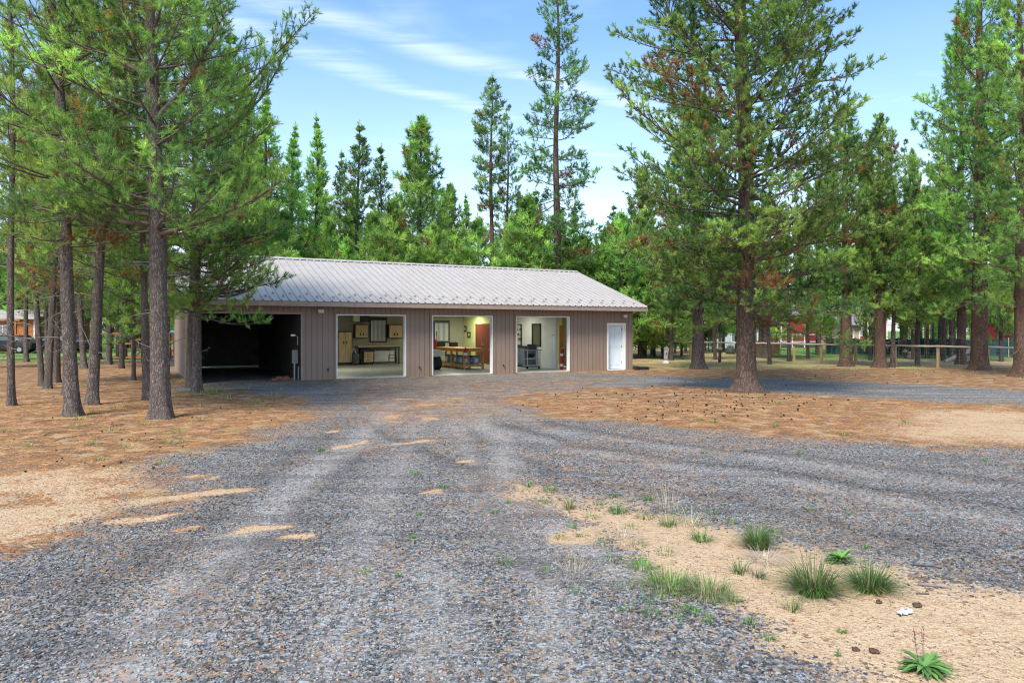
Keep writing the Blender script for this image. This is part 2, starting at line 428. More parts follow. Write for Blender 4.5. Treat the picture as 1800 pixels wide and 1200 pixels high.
def masks(P):
    n1 = vnoise(P, 1.1, 1); n2 = vnoise(P, .35, 2); n3 = vnoise(P, 4.5, 3)
    w = (n1 - .5) * .55 + (n2 - .5) * .35
    far = P[:, 1]
    nA = vnoise(P, 1.7, 21); nB = vnoise(P, .6, 22); wob = np.stack([(nA - .5) * 1.1 + (n2 - .5) * .5, (n1 - .5) * .9 + (nB - .5) * .5], -1)
    Q = P + wob
    g = soft(Q, GRAVEL, .8); m = soft(Q, MEDIAN, .5)
    g = g * (1 - m)
    s = np.maximum(soft(Q, MEDIAN, .3, .75), soft(Q, LSAND, 1.3) * np.clip(.35 + .9 * (n1 - .3) + 1.1 * (n2 - .4), 0, 1))
    s = np.maximum(s, soft(Q, RSAND, .7) * np.clip(.3 + n1 * 1.1, 0, 1)); s = np.maximum(s, soft(Q, RSAND2, .3) * .9)
    isl = soft(Q, ISLAND, 1.1); s = s * (1 - isl * .9); g = g * (1 - isl)
    for x, y, a, b in SPOTS:
        c = gp(x, y); rx = np.linalg.norm(gp(x + a, y) - c); ry = abs(gp(x, y - b)[1] - c[1])
        d = np.hypot((Q[:, 0] - c[0]) / rx, (Q[:, 1] - c[1]) / ry); k = np.clip((1.45 - d) * (.45 + 1.1 * n2), 0, 1)
        s = np.maximum(s, k); g = g * (1 - k)
    # strip of fallen needles against the garage, dust along the wheel tracks
    tr = np.zeros(len(P))
    Q2 = P + wob * .25
    for pts, ww, a in (([(700, 700), (640, 760), (590, 807), (467, 907), (330, 1040), (200, 1190)], .32, 1.), ([(760, 700), (730, 760), (700, 830), (640, 930), (590, 1050), (540, 1190)], .26, .6),
                       ([(800, 680), (833, 712), (878, 779), (900, 862), (995, 930), (1090, 1010)], .26, 1.), ([(770, 690), (800, 730), (830, 790), (860, 860), (905, 960), (960, 1080), (990, 1190)], .26, .75),
                       ([(780, 705), (855, 751), (1022, 795), (1300, 834), (1800, 930)], .30, .7), ([(840, 705), (1000, 765), (1300, 798), (1800, 870)], .30, .65), ([(560, 690), (800, 690), (1000, 690), (1150, 668), (1400, 680), (1800, 700)], .8, .5),
                       ([(745, 980), (735, 1060), (745, 1180)], .3, .7)):
        tr = np.maximum(tr, a * line_mask(Q2, pts, ww * .75))
    rt = np.zeros(len(P))
    for pts, ww, a in (([(640, 740), (700, 773), (789, 812), (900, 850), (960, 900)], .12, 1.), ([(900, 745), (1000, 785), (1300, 818), (1800, 900)], .13, 1.), ([(960, 740), (1100, 770), (1400, 800), (1800, 850)], .13, .9), ([(890, 800), (1000, 840), (1300, 880), (1800, 1000)], .14, .8),
                       ([(660, 790), (560, 870), (420, 990), (300, 1100)], .14, .7), ([(830, 760), (850, 830), (885, 920), (930, 1010)], .12, .8), ([(600, 740), (480, 830), (340, 930), (140, 1060)], .2, .6)):
        rt = np.maximum(rt, a * line_mask(Q2, pts, ww))
    lo = (P[:, 0] - BX) * CT + (P[:, 1] - BY) * ST, -(P[:, 0] - BX) * ST + (P[:, 1] - BY) * CT
    strip = np.exp(-((lo[1] + .6) / .8) ** 2) * ((lo[0] > 0) & (lo[0] < 15.5)) * .7
    strip = np.maximum(strip, .75 * np.exp(-((lo[1] + 1.0) / .7) ** 2) * ((lo[0] > -4.5) & (lo[0] < 0)))
    strip = np.maximum(strip, .62 * soft(Q, [(560, 672), (1100, 660), (1100, 690), (950, 735), (600, 735)], 1.5) * (n2 + .4))
    strip = np.maximum(strip, .45 * soft(Q, [(930, 715), (1200, 740), (1500, 770), (1400, 790), (1200, 770), (1000, 750)], .6) * (n2 + .3))
    under = (lo[1] > .6) & (lo[0] > -3.9) & (lo[0] < 0)
    g = np.where(under, 1, g)
    r = np.zeros(len(P))
    inz = (P[:, 1] > 34 + (n1 - .5) * 3) & (lo[0] > 15)
    r = np.where(inz & (P[:, 0] < 20 + n3 * 4), .55, r)
    r = np.where((P[:, 1] > 40.5) & (P[:, 0] > 17), .55 + .5 * ((P[:, 1] > 46) & (P[:, 0] > 18)), r)
    r = np.where((P[:, 1] > 42) & (lo[0] < -4), .95, r)
    r = np.where((P[:, 1] > 60), np.maximum(r, .6), r)
    r = r * (.55 + .9 * n1)
    r = np.maximum(r, soft(Q, GREENS, .15) * .9)
    r = np.maximum(r, .45 * np.exp(-((P[:, 1] - 36.5) / 1.5) ** 2) * (P[:, 0] > 14))
    drys = ((P[:, 1] > 37.3) & (P[:, 1] < 43.5) & (P[:, 0] > 15) & (P[:, 0] < 60)); s = np.maximum(s, drys * .7)
    return g, s, r, tr, strip, rt
def axis(segs):
    out = []
    for a, b, st_ in segs: out.append(np.arange(a, b, st_))
    return np.unique(np.concatenate(out))
gx = axis([(-900, -120, 60), (-120, -40, 4), (-40, -14, .8), (-14, 14, .16), (14, 40, .8), (40, 120, 4), (120, 901, 60)])
gy = axis([(-60, -4, 8), (-4, 0, 1), (0, 20, .16), (20, 48, .4), (48, 100, 2), (100, 300, 20), (300, 1501, 100)])
XX, YY = np.meshgrid(gx, gy); P = np.stack([XX.ravel(), YY.ravel()], -1)
V = np.concatenate([P, gz(P[:, 0], P[:, 1])[:, None]], 1)
nx, ny = len(gx), len(gy); i = np.arange(ny - 1)[:, None] * nx; j = np.arange(nx - 1)[None]
fc = np.stack([i + j, i + j + 1, i + nx + j + 1, i + nx + j], -1).reshape(-1, 4)
g_, s_, r_, t_, p_, u_ = masks(P)

gm = NT('ground_mix')
pos = gm.n('NewGeometry').outputs['Position']
A = gm.n('SeparateColor', i_0=gm.attr('zones')); B = gm.n('SeparateColor', i_0=gm.attr('zones_two'))
aG, aS, aR = A.outputs[0], A.outputs[1], A.outputs[2]; aT, aP = B.outputs[0], B.outputs[1]
nf = gm.noise(22, 4, .7, pos); nm = gm.noise(3.2, 4, .65, pos); nb_ = gm.noise(.5, 3, .6, pos); nvf = gm.noise(90, 2, .6, pos)
pix = gm.n('TexWhiteNoise')
v1 = gm.vor(34, pos); v2 = gm.vor(60, pos)
sep1 = gm.n('SeparateColor', i_0=v1.outputs['Color']); sep2 = gm.n('SeparateColor', i_0=v2.outputs['Color'])
stone = gm.math('ADD', gm.math('MULTIPLY', sep1.outputs[0], .55), gm.math('MULTIPLY', sep2.outputs[0], .45))
gcol = gm.ramp(stone, [(.12, (.028, .031, .032)), (.38, (.082, .088, .090)), (.6, (.17, .182, .187)), (.85, (.34, .36, .365))])
gcol = gm.mix(gm.mapr(sep1.outputs[1], .78, .86), gcol, gm.mix(sep2.outputs[1], (.24, .15, .09), (.34, .28, .2)))
dustf = gm.math('MULTIPLY', aT, gm.mapr(gm.math('ADD', gm.math('MULTIPLY', nm, .5), gm.math('MULTIPLY', nf, .5)), .38, .62))
gcol = gm.mix(gm.math('MULTIPLY', dustf, .8), gcol, gm.mix(nf, (.30, .285, .265), (.50, .465, .42)))
gcol = gm.mix(gm.math('MULTIPLY', B.outputs[2], .75), gcol, gm.mix(stone, (.03, .03, .03), (.16, .155, .15)))
gcol = gm.mix(gm.mapr(gm.n('TexNoise', i_Scale=1.4, i_Detail=3.0, i_Vector=gm.n('Mapping', i_Vector=pos, i_Rotation=(0, 0, .35), i_Scale=(.25, 1.6, 1)).outputs[0]).outputs[0], .5, .64, 0, .5), gcol, (.07, .07, .072))
patch = gm.mapr(nb_, .48, .68)
gcol = gm.mix(gm.math('MULTIPLY', patch, gm.mapr(nf, .5, .62, 0, .55)), gcol, (.36, .24, .13))
litf = gm.n('TexNoise', i_Scale=75.0, i_Detail=3.0, i_Roughness=.7, i_Vector=gm.n('Mapping', i_Vector=pos, i_Rotation=(0, 0, .6), i_Scale=(1, .35, 1)).outputs[0]).outputs[0]
litf2 = gm.n('TexNoise', i_Scale=62.0, i_Detail=3.0, i_Roughness=.7, i_Vector=gm.n('Mapping', i_Vector=pos, i_Rotation=(0, 0, -.7), i_Scale=(1, .3, 1)).outputs[0]).outputs[0]
lt = gm.math('ADD', gm.math('MULTIPLY', litf, .5), gm.math('MULTIPLY', litf2, .5))
lcol = gm.ramp(lt, [(.3, (.085, .04, .022)), (.45, (.23, .11, .045)), (.58, (.35, .18, .08)), (.72, (.47, .31, .17))])
lcol = gm.mix(gm.mapr(nm, .45, .58, 0, .85), lcol, (.13, .085, .055))
lcol = gm.mix(gm.mapr(gm.noise(2.1, 4, .75, pos), .5, .6, 0, .7), lcol, (.44, .31, .18))
lcol = gm.mix(gm.mapr(gm.noise(1.3, 3, .6, pos), .55, .72, 0, .5), lcol, (.34, .30, .12))
scol = gm.ramp(gm.math('ADD', gm.math('MULTIPLY', nf, .6), gm.math('MULTIPLY', nm, .4)), [(.3, (.33, .225, .135)), (.5, (.50, .365, .225)), (.7, (.62, .485, .33))])
scol = gm.mix(gm.mapr(gm.noise(7, 5, .7, pos), .5, .68, 0, .45), scol, (.30, .19, .11))
scol = gm.mix(gm.mapr(nvf, .57, .66, 0, .8), scol, (.10, .07, .045))
grc = gm.ramp(gm.math('ADD', gm.math('MULTIPLY', nf, .5), gm.math('MULTIPLY', gm.noise(1.6, 3, .6, pos), .5)), [(.30, (.12, .17, .05)), (.42, (.26, .27, .09)), (.52, (.42, .37, .17)), (.66, (.55, .47, .27))])
grg = gm.ramp(nf, [(.3, (.04, .11, .02)), (.7, (.14, .28, .05))])
grc = gm.mix(gm.mapr(aR, .6, .95), grc, grg)
edge = gm.math('ADD', gm.math('MULTIPLY', gm.math('SUBTRACT', nf, .5), 2.6), gm.math('MULTIPLY', gm.math('SUBTRACT', nm, .5), 1.5))
def th(a, k=1.0): return gm.mapr(gm.math('ADD', a, gm.math('MULTIPLY', edge, k)), .42, .58)
c = gm.mix(th(aS, 1.0), lcol, scol)
c = gm.mix(th(aR), c, grc)
c = gm.mix(th(aG, .8), c, gcol)
c = gm.mix(gm.math('MULTIPLY', th(aP, 1.6), .85), c, lcol)
h = gm.math('ADD', gm.math('MULTIPLY', v1.outputs[0], .7), gm.math('MULTIPLY', nf, .6))
ground_mat = gm.done(c, .92, h, .65, .02, 0, .15)
me = np_mesh('ground', V, fc, 4, ground_mat, smooth=True)
for nm_, arr in (('zones', (g_, s_, r_)), ('zones_two', (t_, p_, u_))):
    a = me.attributes.new(nm_, 'FLOAT_COLOR', 'POINT'); c4 = np.ones((len(V), 4), np.float32)
    for k in range(3): c4[:, k] = arr[k]
    a.data.foreach_set('color', c4.ravel())
tag(link('ground', me), 'flat forest clearing of gravel, sand and fallen pine needles', 'ground', kind='structure')

# --- real stones, needles and crumbs lying on the near ground
def region(n, y0, y1, q, power=1.0):
    """random points inside the wedge of ground the photo looks over (and a margin beside it)"""
    Y = y0 + (y1 - y0) * q.uniform(size=n) ** power
    X = q.uniform(-1, 1, n) * (Y * .74 + 1.2)
    return np.stack([X, Y], -1)
OCT = np.array([[1, 0, 0], [0, 1, 0], [-1, 0, 0], [0, -1, 0], [.25, .2, 1], [-.1, -.2, -1]], float)
OF = np.array([[0, 1, 4], [1, 2, 4], [2, 3, 4], [3, 0, 4], [1, 0, 5], [2, 1, 5], [3, 2, 5], [0, 3, 5]])
def stones(P, size, cols, name, label, cat, mat, q, flat=.55):
    n = len(P); sc = size[:, None, None] * q.uniform(.55, 1.25, (n, 1, 3)) * np.array([1, .8, flat])
    v = OCT[None] * (1 + q.uniform(-.3, .3, (n, 6, 3))) * sc
    a = q.uniform(0, 6.28, n); tl = q.normal(0, .35, n); ca, sa, ct, s2 = np.cos(a), np.sin(a), np.cos(tl), np.sin(tl)
    x, y, z = v[..., 0], v[..., 1] * ct[:, None] - v[..., 2] * s2[:, None], v[..., 1] * s2[:, None] + v[..., 2] * ct[:, None]
    v = np.stack([x * ca[:, None] - y * sa[:, None] + P[:, 0:1], x * sa[:, None] + y * ca[:, None] + P[:, 1:2], z + (gz(P[:, 0], P[:, 1]) + size * flat * .3)[:, None]], -1)
    f = (OF[None] + (np.arange(n) * 6)[:, None, None]).reshape(-1, 3)
    return tag(link(name, np_mesh(name, v.reshape(-1, 3), f, 3, mat, np.repeat(cols, 8, 0))), label, cat, kind='stuff')
sm = NT('stone_chips'); sc_ = sm.attr('Col'); nz = sm.noise(160, 3, .6, sm.n('NewGeometry').outputs['Position'])
M['stone'] = sm.done(sm.mix(sm.mapr(nz, .3, .7), sm.mix(1.0, sc_, (.72, .72, .72), 'MULTIPLY'), sc_), .85, spec=.12)
q = np.random.default_rng(11)
Pn = np.concatenate([region(62000, 2.9, 7.0, q, 1.0), region(85000, 6.5, 15, q, 1.0)])
g, s, r, t, p, rr_ = masks(Pn)
keep = q.uniform(size=len(Pn)) < np.clip(g * 1.15 - .12, .16 * (Pn[:, 1] < 12), 1) * (1 - .5 * t) * (1 - .35 * p)
Pn = Pn[keep]; tk = t[keep]; rk = rr_[keep]
gk = g[keep]
size = np.where(Pn[:, 1] < 7, q.uniform(.006, .016, len(Pn)), q.uniform(.009, .018, len(Pn)))
size = np.where(gk < .3, size * .55, size)
tone = q.beta(1.5, 3.0, len(Pn)) * .50 + .03
tone = np.minimum(tone * (1 + .35 * tk) * (1 - .5 * rk) + .07 * tk, .42)
cols = tone[:, None] * np.array([[.98, 1.0, .995]]) * (1 + q.normal(0, .04, (len(Pn), 3)))
br = q.uniform(size=len(Pn)) < .10; cols[br] = np.array([.27, .19, .13]) * q.uniform(.5, 1.5, (br.sum(), 1))
stones(Pn, size, np.clip(cols, .01, .8), 'gravel', 'angular blue grey crushed stone loose on the driveway', 'gravel', M['stone'], q)
# fallen needles and bark crumbs
def sticks(P, L, w, cols, name, label, cat, q, lift=.006):
    n = len(P); a = q.uniform(0, 3.14, n); d = np.stack([np.cos(a), np.sin(a), q.normal(0, .12, n)], -1) * L[:, None] / 2
    s = np.stack([-np.sin(a), np.cos(a), np.zeros(n)], -1) * w[:, None] / 2; c = np.concatenate([P, (gz(P[:, 0], P[:, 1]) + lift + q.uniform(0, .008, n))[:, None]], 1)
    upv = np.array([0, 0, 1.]) * w[:, None]
    v = np.stack([c - d - s, c - d + s, c + d, c - d + upv], 1)
    f = (np.array([[0, 1, 3], [1, 2, 3], [2, 0, 3]])[None] + (np.arange(n) * 4)[:, None, None]).reshape(-1, 3)
    return tag(link(name, np_mesh(name, v.reshape(-1, 3), f, 3, M['stone'], np.repeat(cols, 3, 0))), label, cat, kind='stuff')
Pl = region(80000, 3.0, 19, q, .8); g, s, r, t, p, rr_ = masks(Pl)
nn = vnoise(Pl, .5, 5) * vnoise(Pl, 1.9, 6)
keep = q.uniform(size=len(Pl)) < np.clip((1 - g) * (1 - .55 * s) * .9 + .5 * p + (nn > .36) * .5 + .02, 0, 1)
Pl = Pl[keep]; n = len(Pl)
cols = np.array([.46, .24, .10]) * q.uniform(.45, 1.5, (n, 1)) * (1 + q.normal(0, .08, (n, 3)))
sticks(Pl, q.uniform(.03, .085, n), np.where(Pl[:, 1] < 8, .0026, .0042), np.clip(cols, .01, .8), 'needle_litter', 'dry orange fallen pine needles strewn over sand and gravel', 'needle litter', q)
# ------------------------------------------------------------------ the garage
D, SL, SR, RT, EO, HW = 10.8, -3.9, 15.08, 5.4, .6, 2.84      # depth, left and right end, ridge depth, eave overhang, wall height
RZ0, RZ1 = 2.92, 5.0                                           # roof surface at eave and ridge
def siding():
    m = NT('grooved_siding'); v = m.coords(); sx = m.n('SeparateXYZ', i_0=v)
    w = m.math('ADD', sx.outputs[0], sx.outputs[1])
    fr = m.math('FRACT', m.math('DIVIDE', w, .2032)); d = m.math('ABSOLUTE', m.math('SUBTRACT', fr, .5))
    gro = m.mapr(d, .455, .49)
    pl = m.n('TexWhiteNoise', noise_dimensions='1D', i_W=m.math('FLOOR', m.math('DIVIDE', w, .2032))).outputs[0]
    grain = m.noise(14, 5, .65, m.n('Mapping', i_Vector=v, i_Scale=(5, 5, .35)).outputs[0])
    big = m.noise(.8, 4, .6, v)
    low = m.mapr(sx.outputs[2], .55, 0, 0, .9)
    c = m.ramp(m.math('ADD', m.math('MULTIPLY', grain, .5), m.math('MULTIPLY', big, .5)), [(.3, (.235, .168, .132)), (.7, (.31, .232, .185))])
    c = m.mix(m.math('MULTIPLY', pl, .10), c, (.34, .27, .24))
    c = m.mix(m.math('MULTIPLY', low, grain), c, (.30, .21, .13))
    c = m.mix(gro, c, (.07, .05, .045))
    return m.done(c, .8, m.math('SUBTRACT', m.math('MULTIPLY', grain, .15), gro), .6, .012, 0, .2)
def metal_roof():
    m = NT('ribbed_metal_roof'); v = m.coords(); n1 = m.noise(1.2, 5, .65, v)
    st_ = m.noise(5, 4, .7, m.n('Mapping', i_Vector=v, i_Scale=(4, .4, 1)).outputs[0])
    c = m.ramp(m.math('ADD', m.math('MULTIPLY', n1, .5), m.math('MULTIPLY', st_, .5)), [(.3, (.41, .38, .345)), (.7, (.52, .485, .445))])
    c = m.mix(m.mapr(m.noise(26, 3, .7, v), .66, .74, 0, .5), c, (.28, .2, .14))
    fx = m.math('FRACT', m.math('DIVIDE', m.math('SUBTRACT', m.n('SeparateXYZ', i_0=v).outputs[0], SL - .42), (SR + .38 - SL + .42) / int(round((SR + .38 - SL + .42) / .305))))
    c = m.mix(m.math('MULTIPLY', m.mapr(m.math('ABSOLUTE', m.math('SUBTRACT', fx, .775)), .05, .02), .6), c, (.19, .175, .165))  # rib shadow painted into the colour as a dark line along each rib
    return m.done(c, .42, n1, .1, .01, .15, .45)
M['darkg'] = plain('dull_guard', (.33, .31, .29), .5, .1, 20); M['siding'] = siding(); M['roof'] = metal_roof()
M['fascia'] = plain('fascia_paint', (.32, .242, .198), .65, .12, 5)
M['white'] = plain('white_trim', (.78, .78, .76), .45, .06, 4)
M['door_white'] = plain('door_paint', (.66, .73, .76), .4, .05, 3)
M['inwall'] = plain('drywall_grey_green', (.30, .31, .24), .8, .08, 2)
M['inlime'] = plain('drywall_lime', (.56, .60, .27), .8, .06, 2)
M['inwhite'] = plain('drywall_white', (.62, .66, .66), .7, .05, 2)
M['ceil'] = plain('ceiling_board', (.55, .55, .48), .85, .06, 2)
M['slab'] = plain('concrete_slab', (.36, .385, .36), .38, .18, 3, spec=.5)
M['black'] = plain('black_steel', (.018, .019, .022), .45, .2, 8)
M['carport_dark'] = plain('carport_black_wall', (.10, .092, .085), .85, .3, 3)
M['galv'] = plain('galvanised_steel', (.42, .44, .45), .4, .12, 20, .7)
M['lampgrey'] = plain('lamp_housing', (.50, .50, .47), .4, .1, 10)
M['rubber'] = plain('black_rubber', (.016, .016, .017), .7, .3, 12)
gar = empty('garage_building', 'long taupe metal-roofed garage with open carport, three open bays and a white side door', 'garage', loc(0, 0, 0), TH)
HEAD = 2.45
ops = [(1.13, 3.88, HEAD, 0), (5.0, 7.72, HEAD, 0), (8.86, 11.56, HEAD, 0), (13.66, 14.60, 2.12, .0)]
b = MB(); T = .14; x = SL
# front wall: piers and headers, carport first
b.box(SL, SL + .3, 0, T, 0, HW); b.box(SL + .3, -.1, 0, T, 2.52, HW)
x = -.1
for a, c_, h_, s0 in ops:
    b.box(x, a, 0, T, 0, HW); b.box(a, c_, 0, T, h_, HW); x = c_
b.box(x, SR, 0, T, 0, HW)
b.build('front_wall', M['siding'], gar)
b = MB(); b.prism([(0.14, 0), (D, 0), (D, HW), (RT, RZ1 - .15), (0.14, HW)], SL, SL + .12, 'x'); b.build('side_wall', M['siding'], gar)
b = MB(); b.prism([(0.14, 0), (D, 0), (D, HW), (RT, RZ1 - .15), (0.14, HW)], SR - .12, SR, 'x'); b.build('side_wall', M['siding'], gar)
b = MB(); b.box(0.0, SR - .12, D - .12, D, 0, HW); b.box(SL + .12, 0.0, D - .12, D, .09, HW); b.build('back_wall', M['siding'], gar)
# dark carport lining
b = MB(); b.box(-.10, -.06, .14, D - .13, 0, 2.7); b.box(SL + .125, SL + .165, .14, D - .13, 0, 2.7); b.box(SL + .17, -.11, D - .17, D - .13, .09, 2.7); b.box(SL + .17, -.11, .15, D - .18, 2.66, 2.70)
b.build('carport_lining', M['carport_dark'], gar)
# ribbed roof, both slopes as one profile each
def slope(name, t0, z0, t1, z1):
    pr = []; xs = SL - .42; W = SR + .38 - xs; n = int(round(W / .305)); p = W / n
    for k in range(n):
        a = xs + k * p; hh = .045
        pr += [(a, 0), (a + p * .28, 0), (a + p * .31, .008), (a + p * .34, 0), (a + p * .52, 0), (a + p * .55, .008), (a + p * .58, 0), (a + p * .78, 0), (a + p * .85, hh), (a + p * .93, hh), (a + p, 0)]
    q_ = []
    for a, h in pr:
        if not q_ or q_[-1] != (a, h): q_.append((a, h))
    v = [(a, t0, z0 + h) for a, h in q_] + [(a, t1, z1 + h) for a, h in q_] + [(a, t0, z0 + h - .02) for a, h in q_] + [(a, t1, z1 + h - .02) for a, h in q_]
    N = len(q_); f = []
    for i in range(N - 1):
        f += [(i, i + 1, N + i + 1, N + i), (2 * N + i + 1, 2 * N + i, 3 * N + i, 3 * N + i + 1), (2 * N + i, 2 * N + i + 1, i + 1, i), (N + i, N + i + 1, 3 * N + i + 1, 3 * N + i)]
    f += [(0, N, 3 * N, 2 * N), (N - 1, 3 * N - 1 + 0, 4 * N - 1, 2 * N - 1)]
    f[-1] = (N - 1, 3 * N - 1, 4 * N - 1, 2 * N - 1)
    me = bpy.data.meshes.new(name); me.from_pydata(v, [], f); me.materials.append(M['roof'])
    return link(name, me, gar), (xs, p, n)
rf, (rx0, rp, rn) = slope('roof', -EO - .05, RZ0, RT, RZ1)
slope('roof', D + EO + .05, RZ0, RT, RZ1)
K = (RZ1 - RZ0) / (RT + EO + .05)
rzf = lambda t: RZ0 + (t + EO + .05) * K
# ridge cap
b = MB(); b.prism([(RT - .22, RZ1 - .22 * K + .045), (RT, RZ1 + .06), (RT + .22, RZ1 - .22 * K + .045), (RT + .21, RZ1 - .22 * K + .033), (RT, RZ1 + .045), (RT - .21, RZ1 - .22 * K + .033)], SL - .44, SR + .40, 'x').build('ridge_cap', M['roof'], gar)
# closure strip seen as a dashed line under the cap
b = MB()
for k in range(rn): b.box(rx0 + k * rp + rp * .05, rx0 + k * rp + rp * .78, RT - .215, RT - .205, RZ1 - .22 * K + .003, RZ1 - .22 * K + .032)
b.build('ridge_vent', M['black'], gar)
b = MB(); b.box(SL - .38, SR + .34, -EO - .03, -EO + .01, RZ0 - .20, RZ0 - .022).build('fascia', M['fascia'], gar)
b = MB(); b.box(SL - .38, SR + .34, D + EO - .01, D + EO + .03, RZ0 - .20, RZ0 - .022).build('fascia', M['fascia'], gar)
for xx in (SL - .40, SR + .345):
    b = MB(); b.prism([(-EO - .04, RZ0 - .20), (RT, RZ1 - .20), (D + EO + .04, RZ0 - .20), (D + EO + .04, RZ0 - .024), (RT, RZ1 - .024), (-EO - .04, RZ0 - .024)], xx, xx + .035, 'x').build('rake_board', M['fascia'], gar)
b = MB(); b.box(SL - .36, SR + .33, -EO + .012, -.002, RZ0 - .11, RZ0 - .09).build('soffit', M['fascia'], gar)
b = MB(); b.prism([(-.002, RZ0 - .09), (RT, RZ1 - .08), (D, RZ0 - .09), (D, RZ0 - .11), (RT, RZ1 - .10), (-.002, RZ0 - .11)], SR + .002, SR + .34, 'x').build('soffit', M['fascia'], gar)
# snow guards on the roof near the eave
gm_ = MB(); gm_.prism([(-.04, 0), (.05, 0), (.0, .065), (-.02, .065)], -.035, .035, 'x'); gm_.box(-.045, .045, -.07, .09, -.002, .006)
g0 = None; k = 0
for row, t in ((0, -.22), (1, .12)):
    for i in range(1 + row, rn - 1, 2):
        xx = rx0 + i * rp + rp * .35
        if xx > SR + .3: continue
        if g0 is None: g0 = gm_.build('snow_guard', M['darkg'], rf); o = g0
        else: o = g0.copy(); COL.objects.link(o); o.parent = rf
        o.location = (xx, t, rzf(t) + .004); o.rotation_euler = (math.atan(K), 0, 0)
# frames of the door openings
for a, c_, h_, s0 in ops[:3]:
    b = MB(); b.box(a - .004, a + .035, -.02, .18, 0.03, h_ + .004); b.box(c_ - .035, c_ + .004, -.02, .18, 0.03, h_ + .004); b.box(a + .036, c_ - .036, -.02, .18, h_ - .035, h_ + .004)
    fr = b.build('door_frame', M['white'], gar)
    b = MB(); b.box(a - .12, a - .006, -.022, -.002, 0.02, h_ + .10); b.box(c_ + .006, c_ + .12, -.022, -.002, 0.02, h_ + .10); b.box(a - .005, c_ + .005, -.022, -.002, h_ + .006, h_ + .10); b.build('casing', M['siding'], fr)
b = MB(); b.box(SL + .18, -.10, -.02, .0 - .002, 2.44, 2.52); b.box(-.19, -.101, -.022, -.002, 0, 2.43); b.build('carport_trim', M['fascia'], gar)
# rolled-up overhead doors under the ceiling
for a, c_, h_, s0 in ops[:3]:
    b = MB(); b.box(a + .1, c_ - .1, .7, 3.1, 2.56, 2.60)
    for k in range(4): b.box(a + .1, c_ - .1, .7 + .6 * k, .74 + .6 * k, 2.54, 2.559)
    od = b.build('overhead_door', M['white'], gar)
    b = MB()
    for xx in (a + .03, c_ - .07): b.box(xx, xx + .04, .25, 3.2, 2.50, 2.54)
    b.build('track', M['galv'], od)
# side door: frame, leaf standing a little inside, hinges on the right
a, c_, h_ = ops[3][:3]
b = MB(); b.box(a - .055, a + .015, -.03, .0, 0.02, h_ + .06); b.box(c_ - .015, c_ + .055, -.03, .0, .02, h_ + .06); b.box(a + .016, c_ - .016, -.03, .0, h_ - .015, h_ + .06); b.box(a + .016, c_ - .016, -.05, .0, .0, .05)
b.box(a, a + .03, .001, .16, .05, h_ - .016); b.box(c_ - .09, c_, .001, .16, .05, h_ - .016); b.box(a + .031, c_ - .091, .001, .16, h_ - .05, h_ - .016)
fr = b.build('entry_frame', M['white'], gar)
dr = MB(); w = c_ - a - .13; dr.box(-w, 0, 0, .045, 0.055, h_ - .055); dd = dr.build('entry_door', M['door_white'], gar)
dd.location = (c_ - .092, .10, 0); dd.rotation_euler = (0, 0, R(-12))
for (x0, x1, z0, z1) in ((-w + .1, -w / 2 - .04, 1.05, 1.68), (-w / 2 + .04, -.1, 1.05, 1.68), (-w + .1, -w / 2 - .04, .22, .86), (-w / 2 + .04, -.1, .22, .86), (-w + .1, -w / 2 - .04, 1.78, 1.96), (-w / 2 + .04, -.1, 1.78, 1.96)):
    b = MB(); b.box(x0, x1, -.010, -.001, z0, z1); b.box(x0 + .035, x1 - .035, -.020, -.0101, z0 + .035, z1 - .035); b.build('door_panel', M['door_white'], dd, bevel=.004)
for z in (.3, 1.05, 1.85):
    b = MB(); b.tube([(.0, -.006, z), (.0, -.006, z + .10)], .014, 8); b.build('hinge', M['black'], dd)
b = MB(); b.tube([(-w + .07, -.07, 1.0), (-w + .07, -.02, 1.0)], [.03, .018], 12); b.build('door_knob', M['galv'], dd)
# interior shell
b = MB(); b.box(-.055, SR - .13, .02, D - .13, -.10, .03); b.build('floor_slab', M['slab'], gar)
b = MB(); b.box(-.055, SR - .13, .15, D - .13, 2.74, 2.78); b.build('ceiling', M['ceil'], gar)
b = MB(); b.box(-.05, SR - .13, D - .16, D - .13, .031, 2.735); b.box(-.055, -.02, .15, D - .165, .031, 2.735); b.build('inner_wall', M['inwall'], gar)
b = MB(); b.box(11.2, 11.32, 7.0, D - .165, .031, 2.735); b.build('inner_wall', M['inlime'], gar)
b = MB(); b.box(11.321, 12.0, 7.0, 7.12, .031, 2.735); b.build('inner_wall', M['inlime'], gar)
b = MB(); b.box(12.0, 12.12, 5.6, 7.12, .031, 2.735); b.build('inner_wall', M['inlime'], gar)
b = MB(); b.box(12.0, 12.12, 1.9, 5.598, .031, 2.735); b.build('inner_wall', M['inwhite'], gar)
b = MB(); b.box(12.13, SR - .13, 6.0, 6.12, .031, 2.735); b.build('inner_wall', M['inlime'], gar)
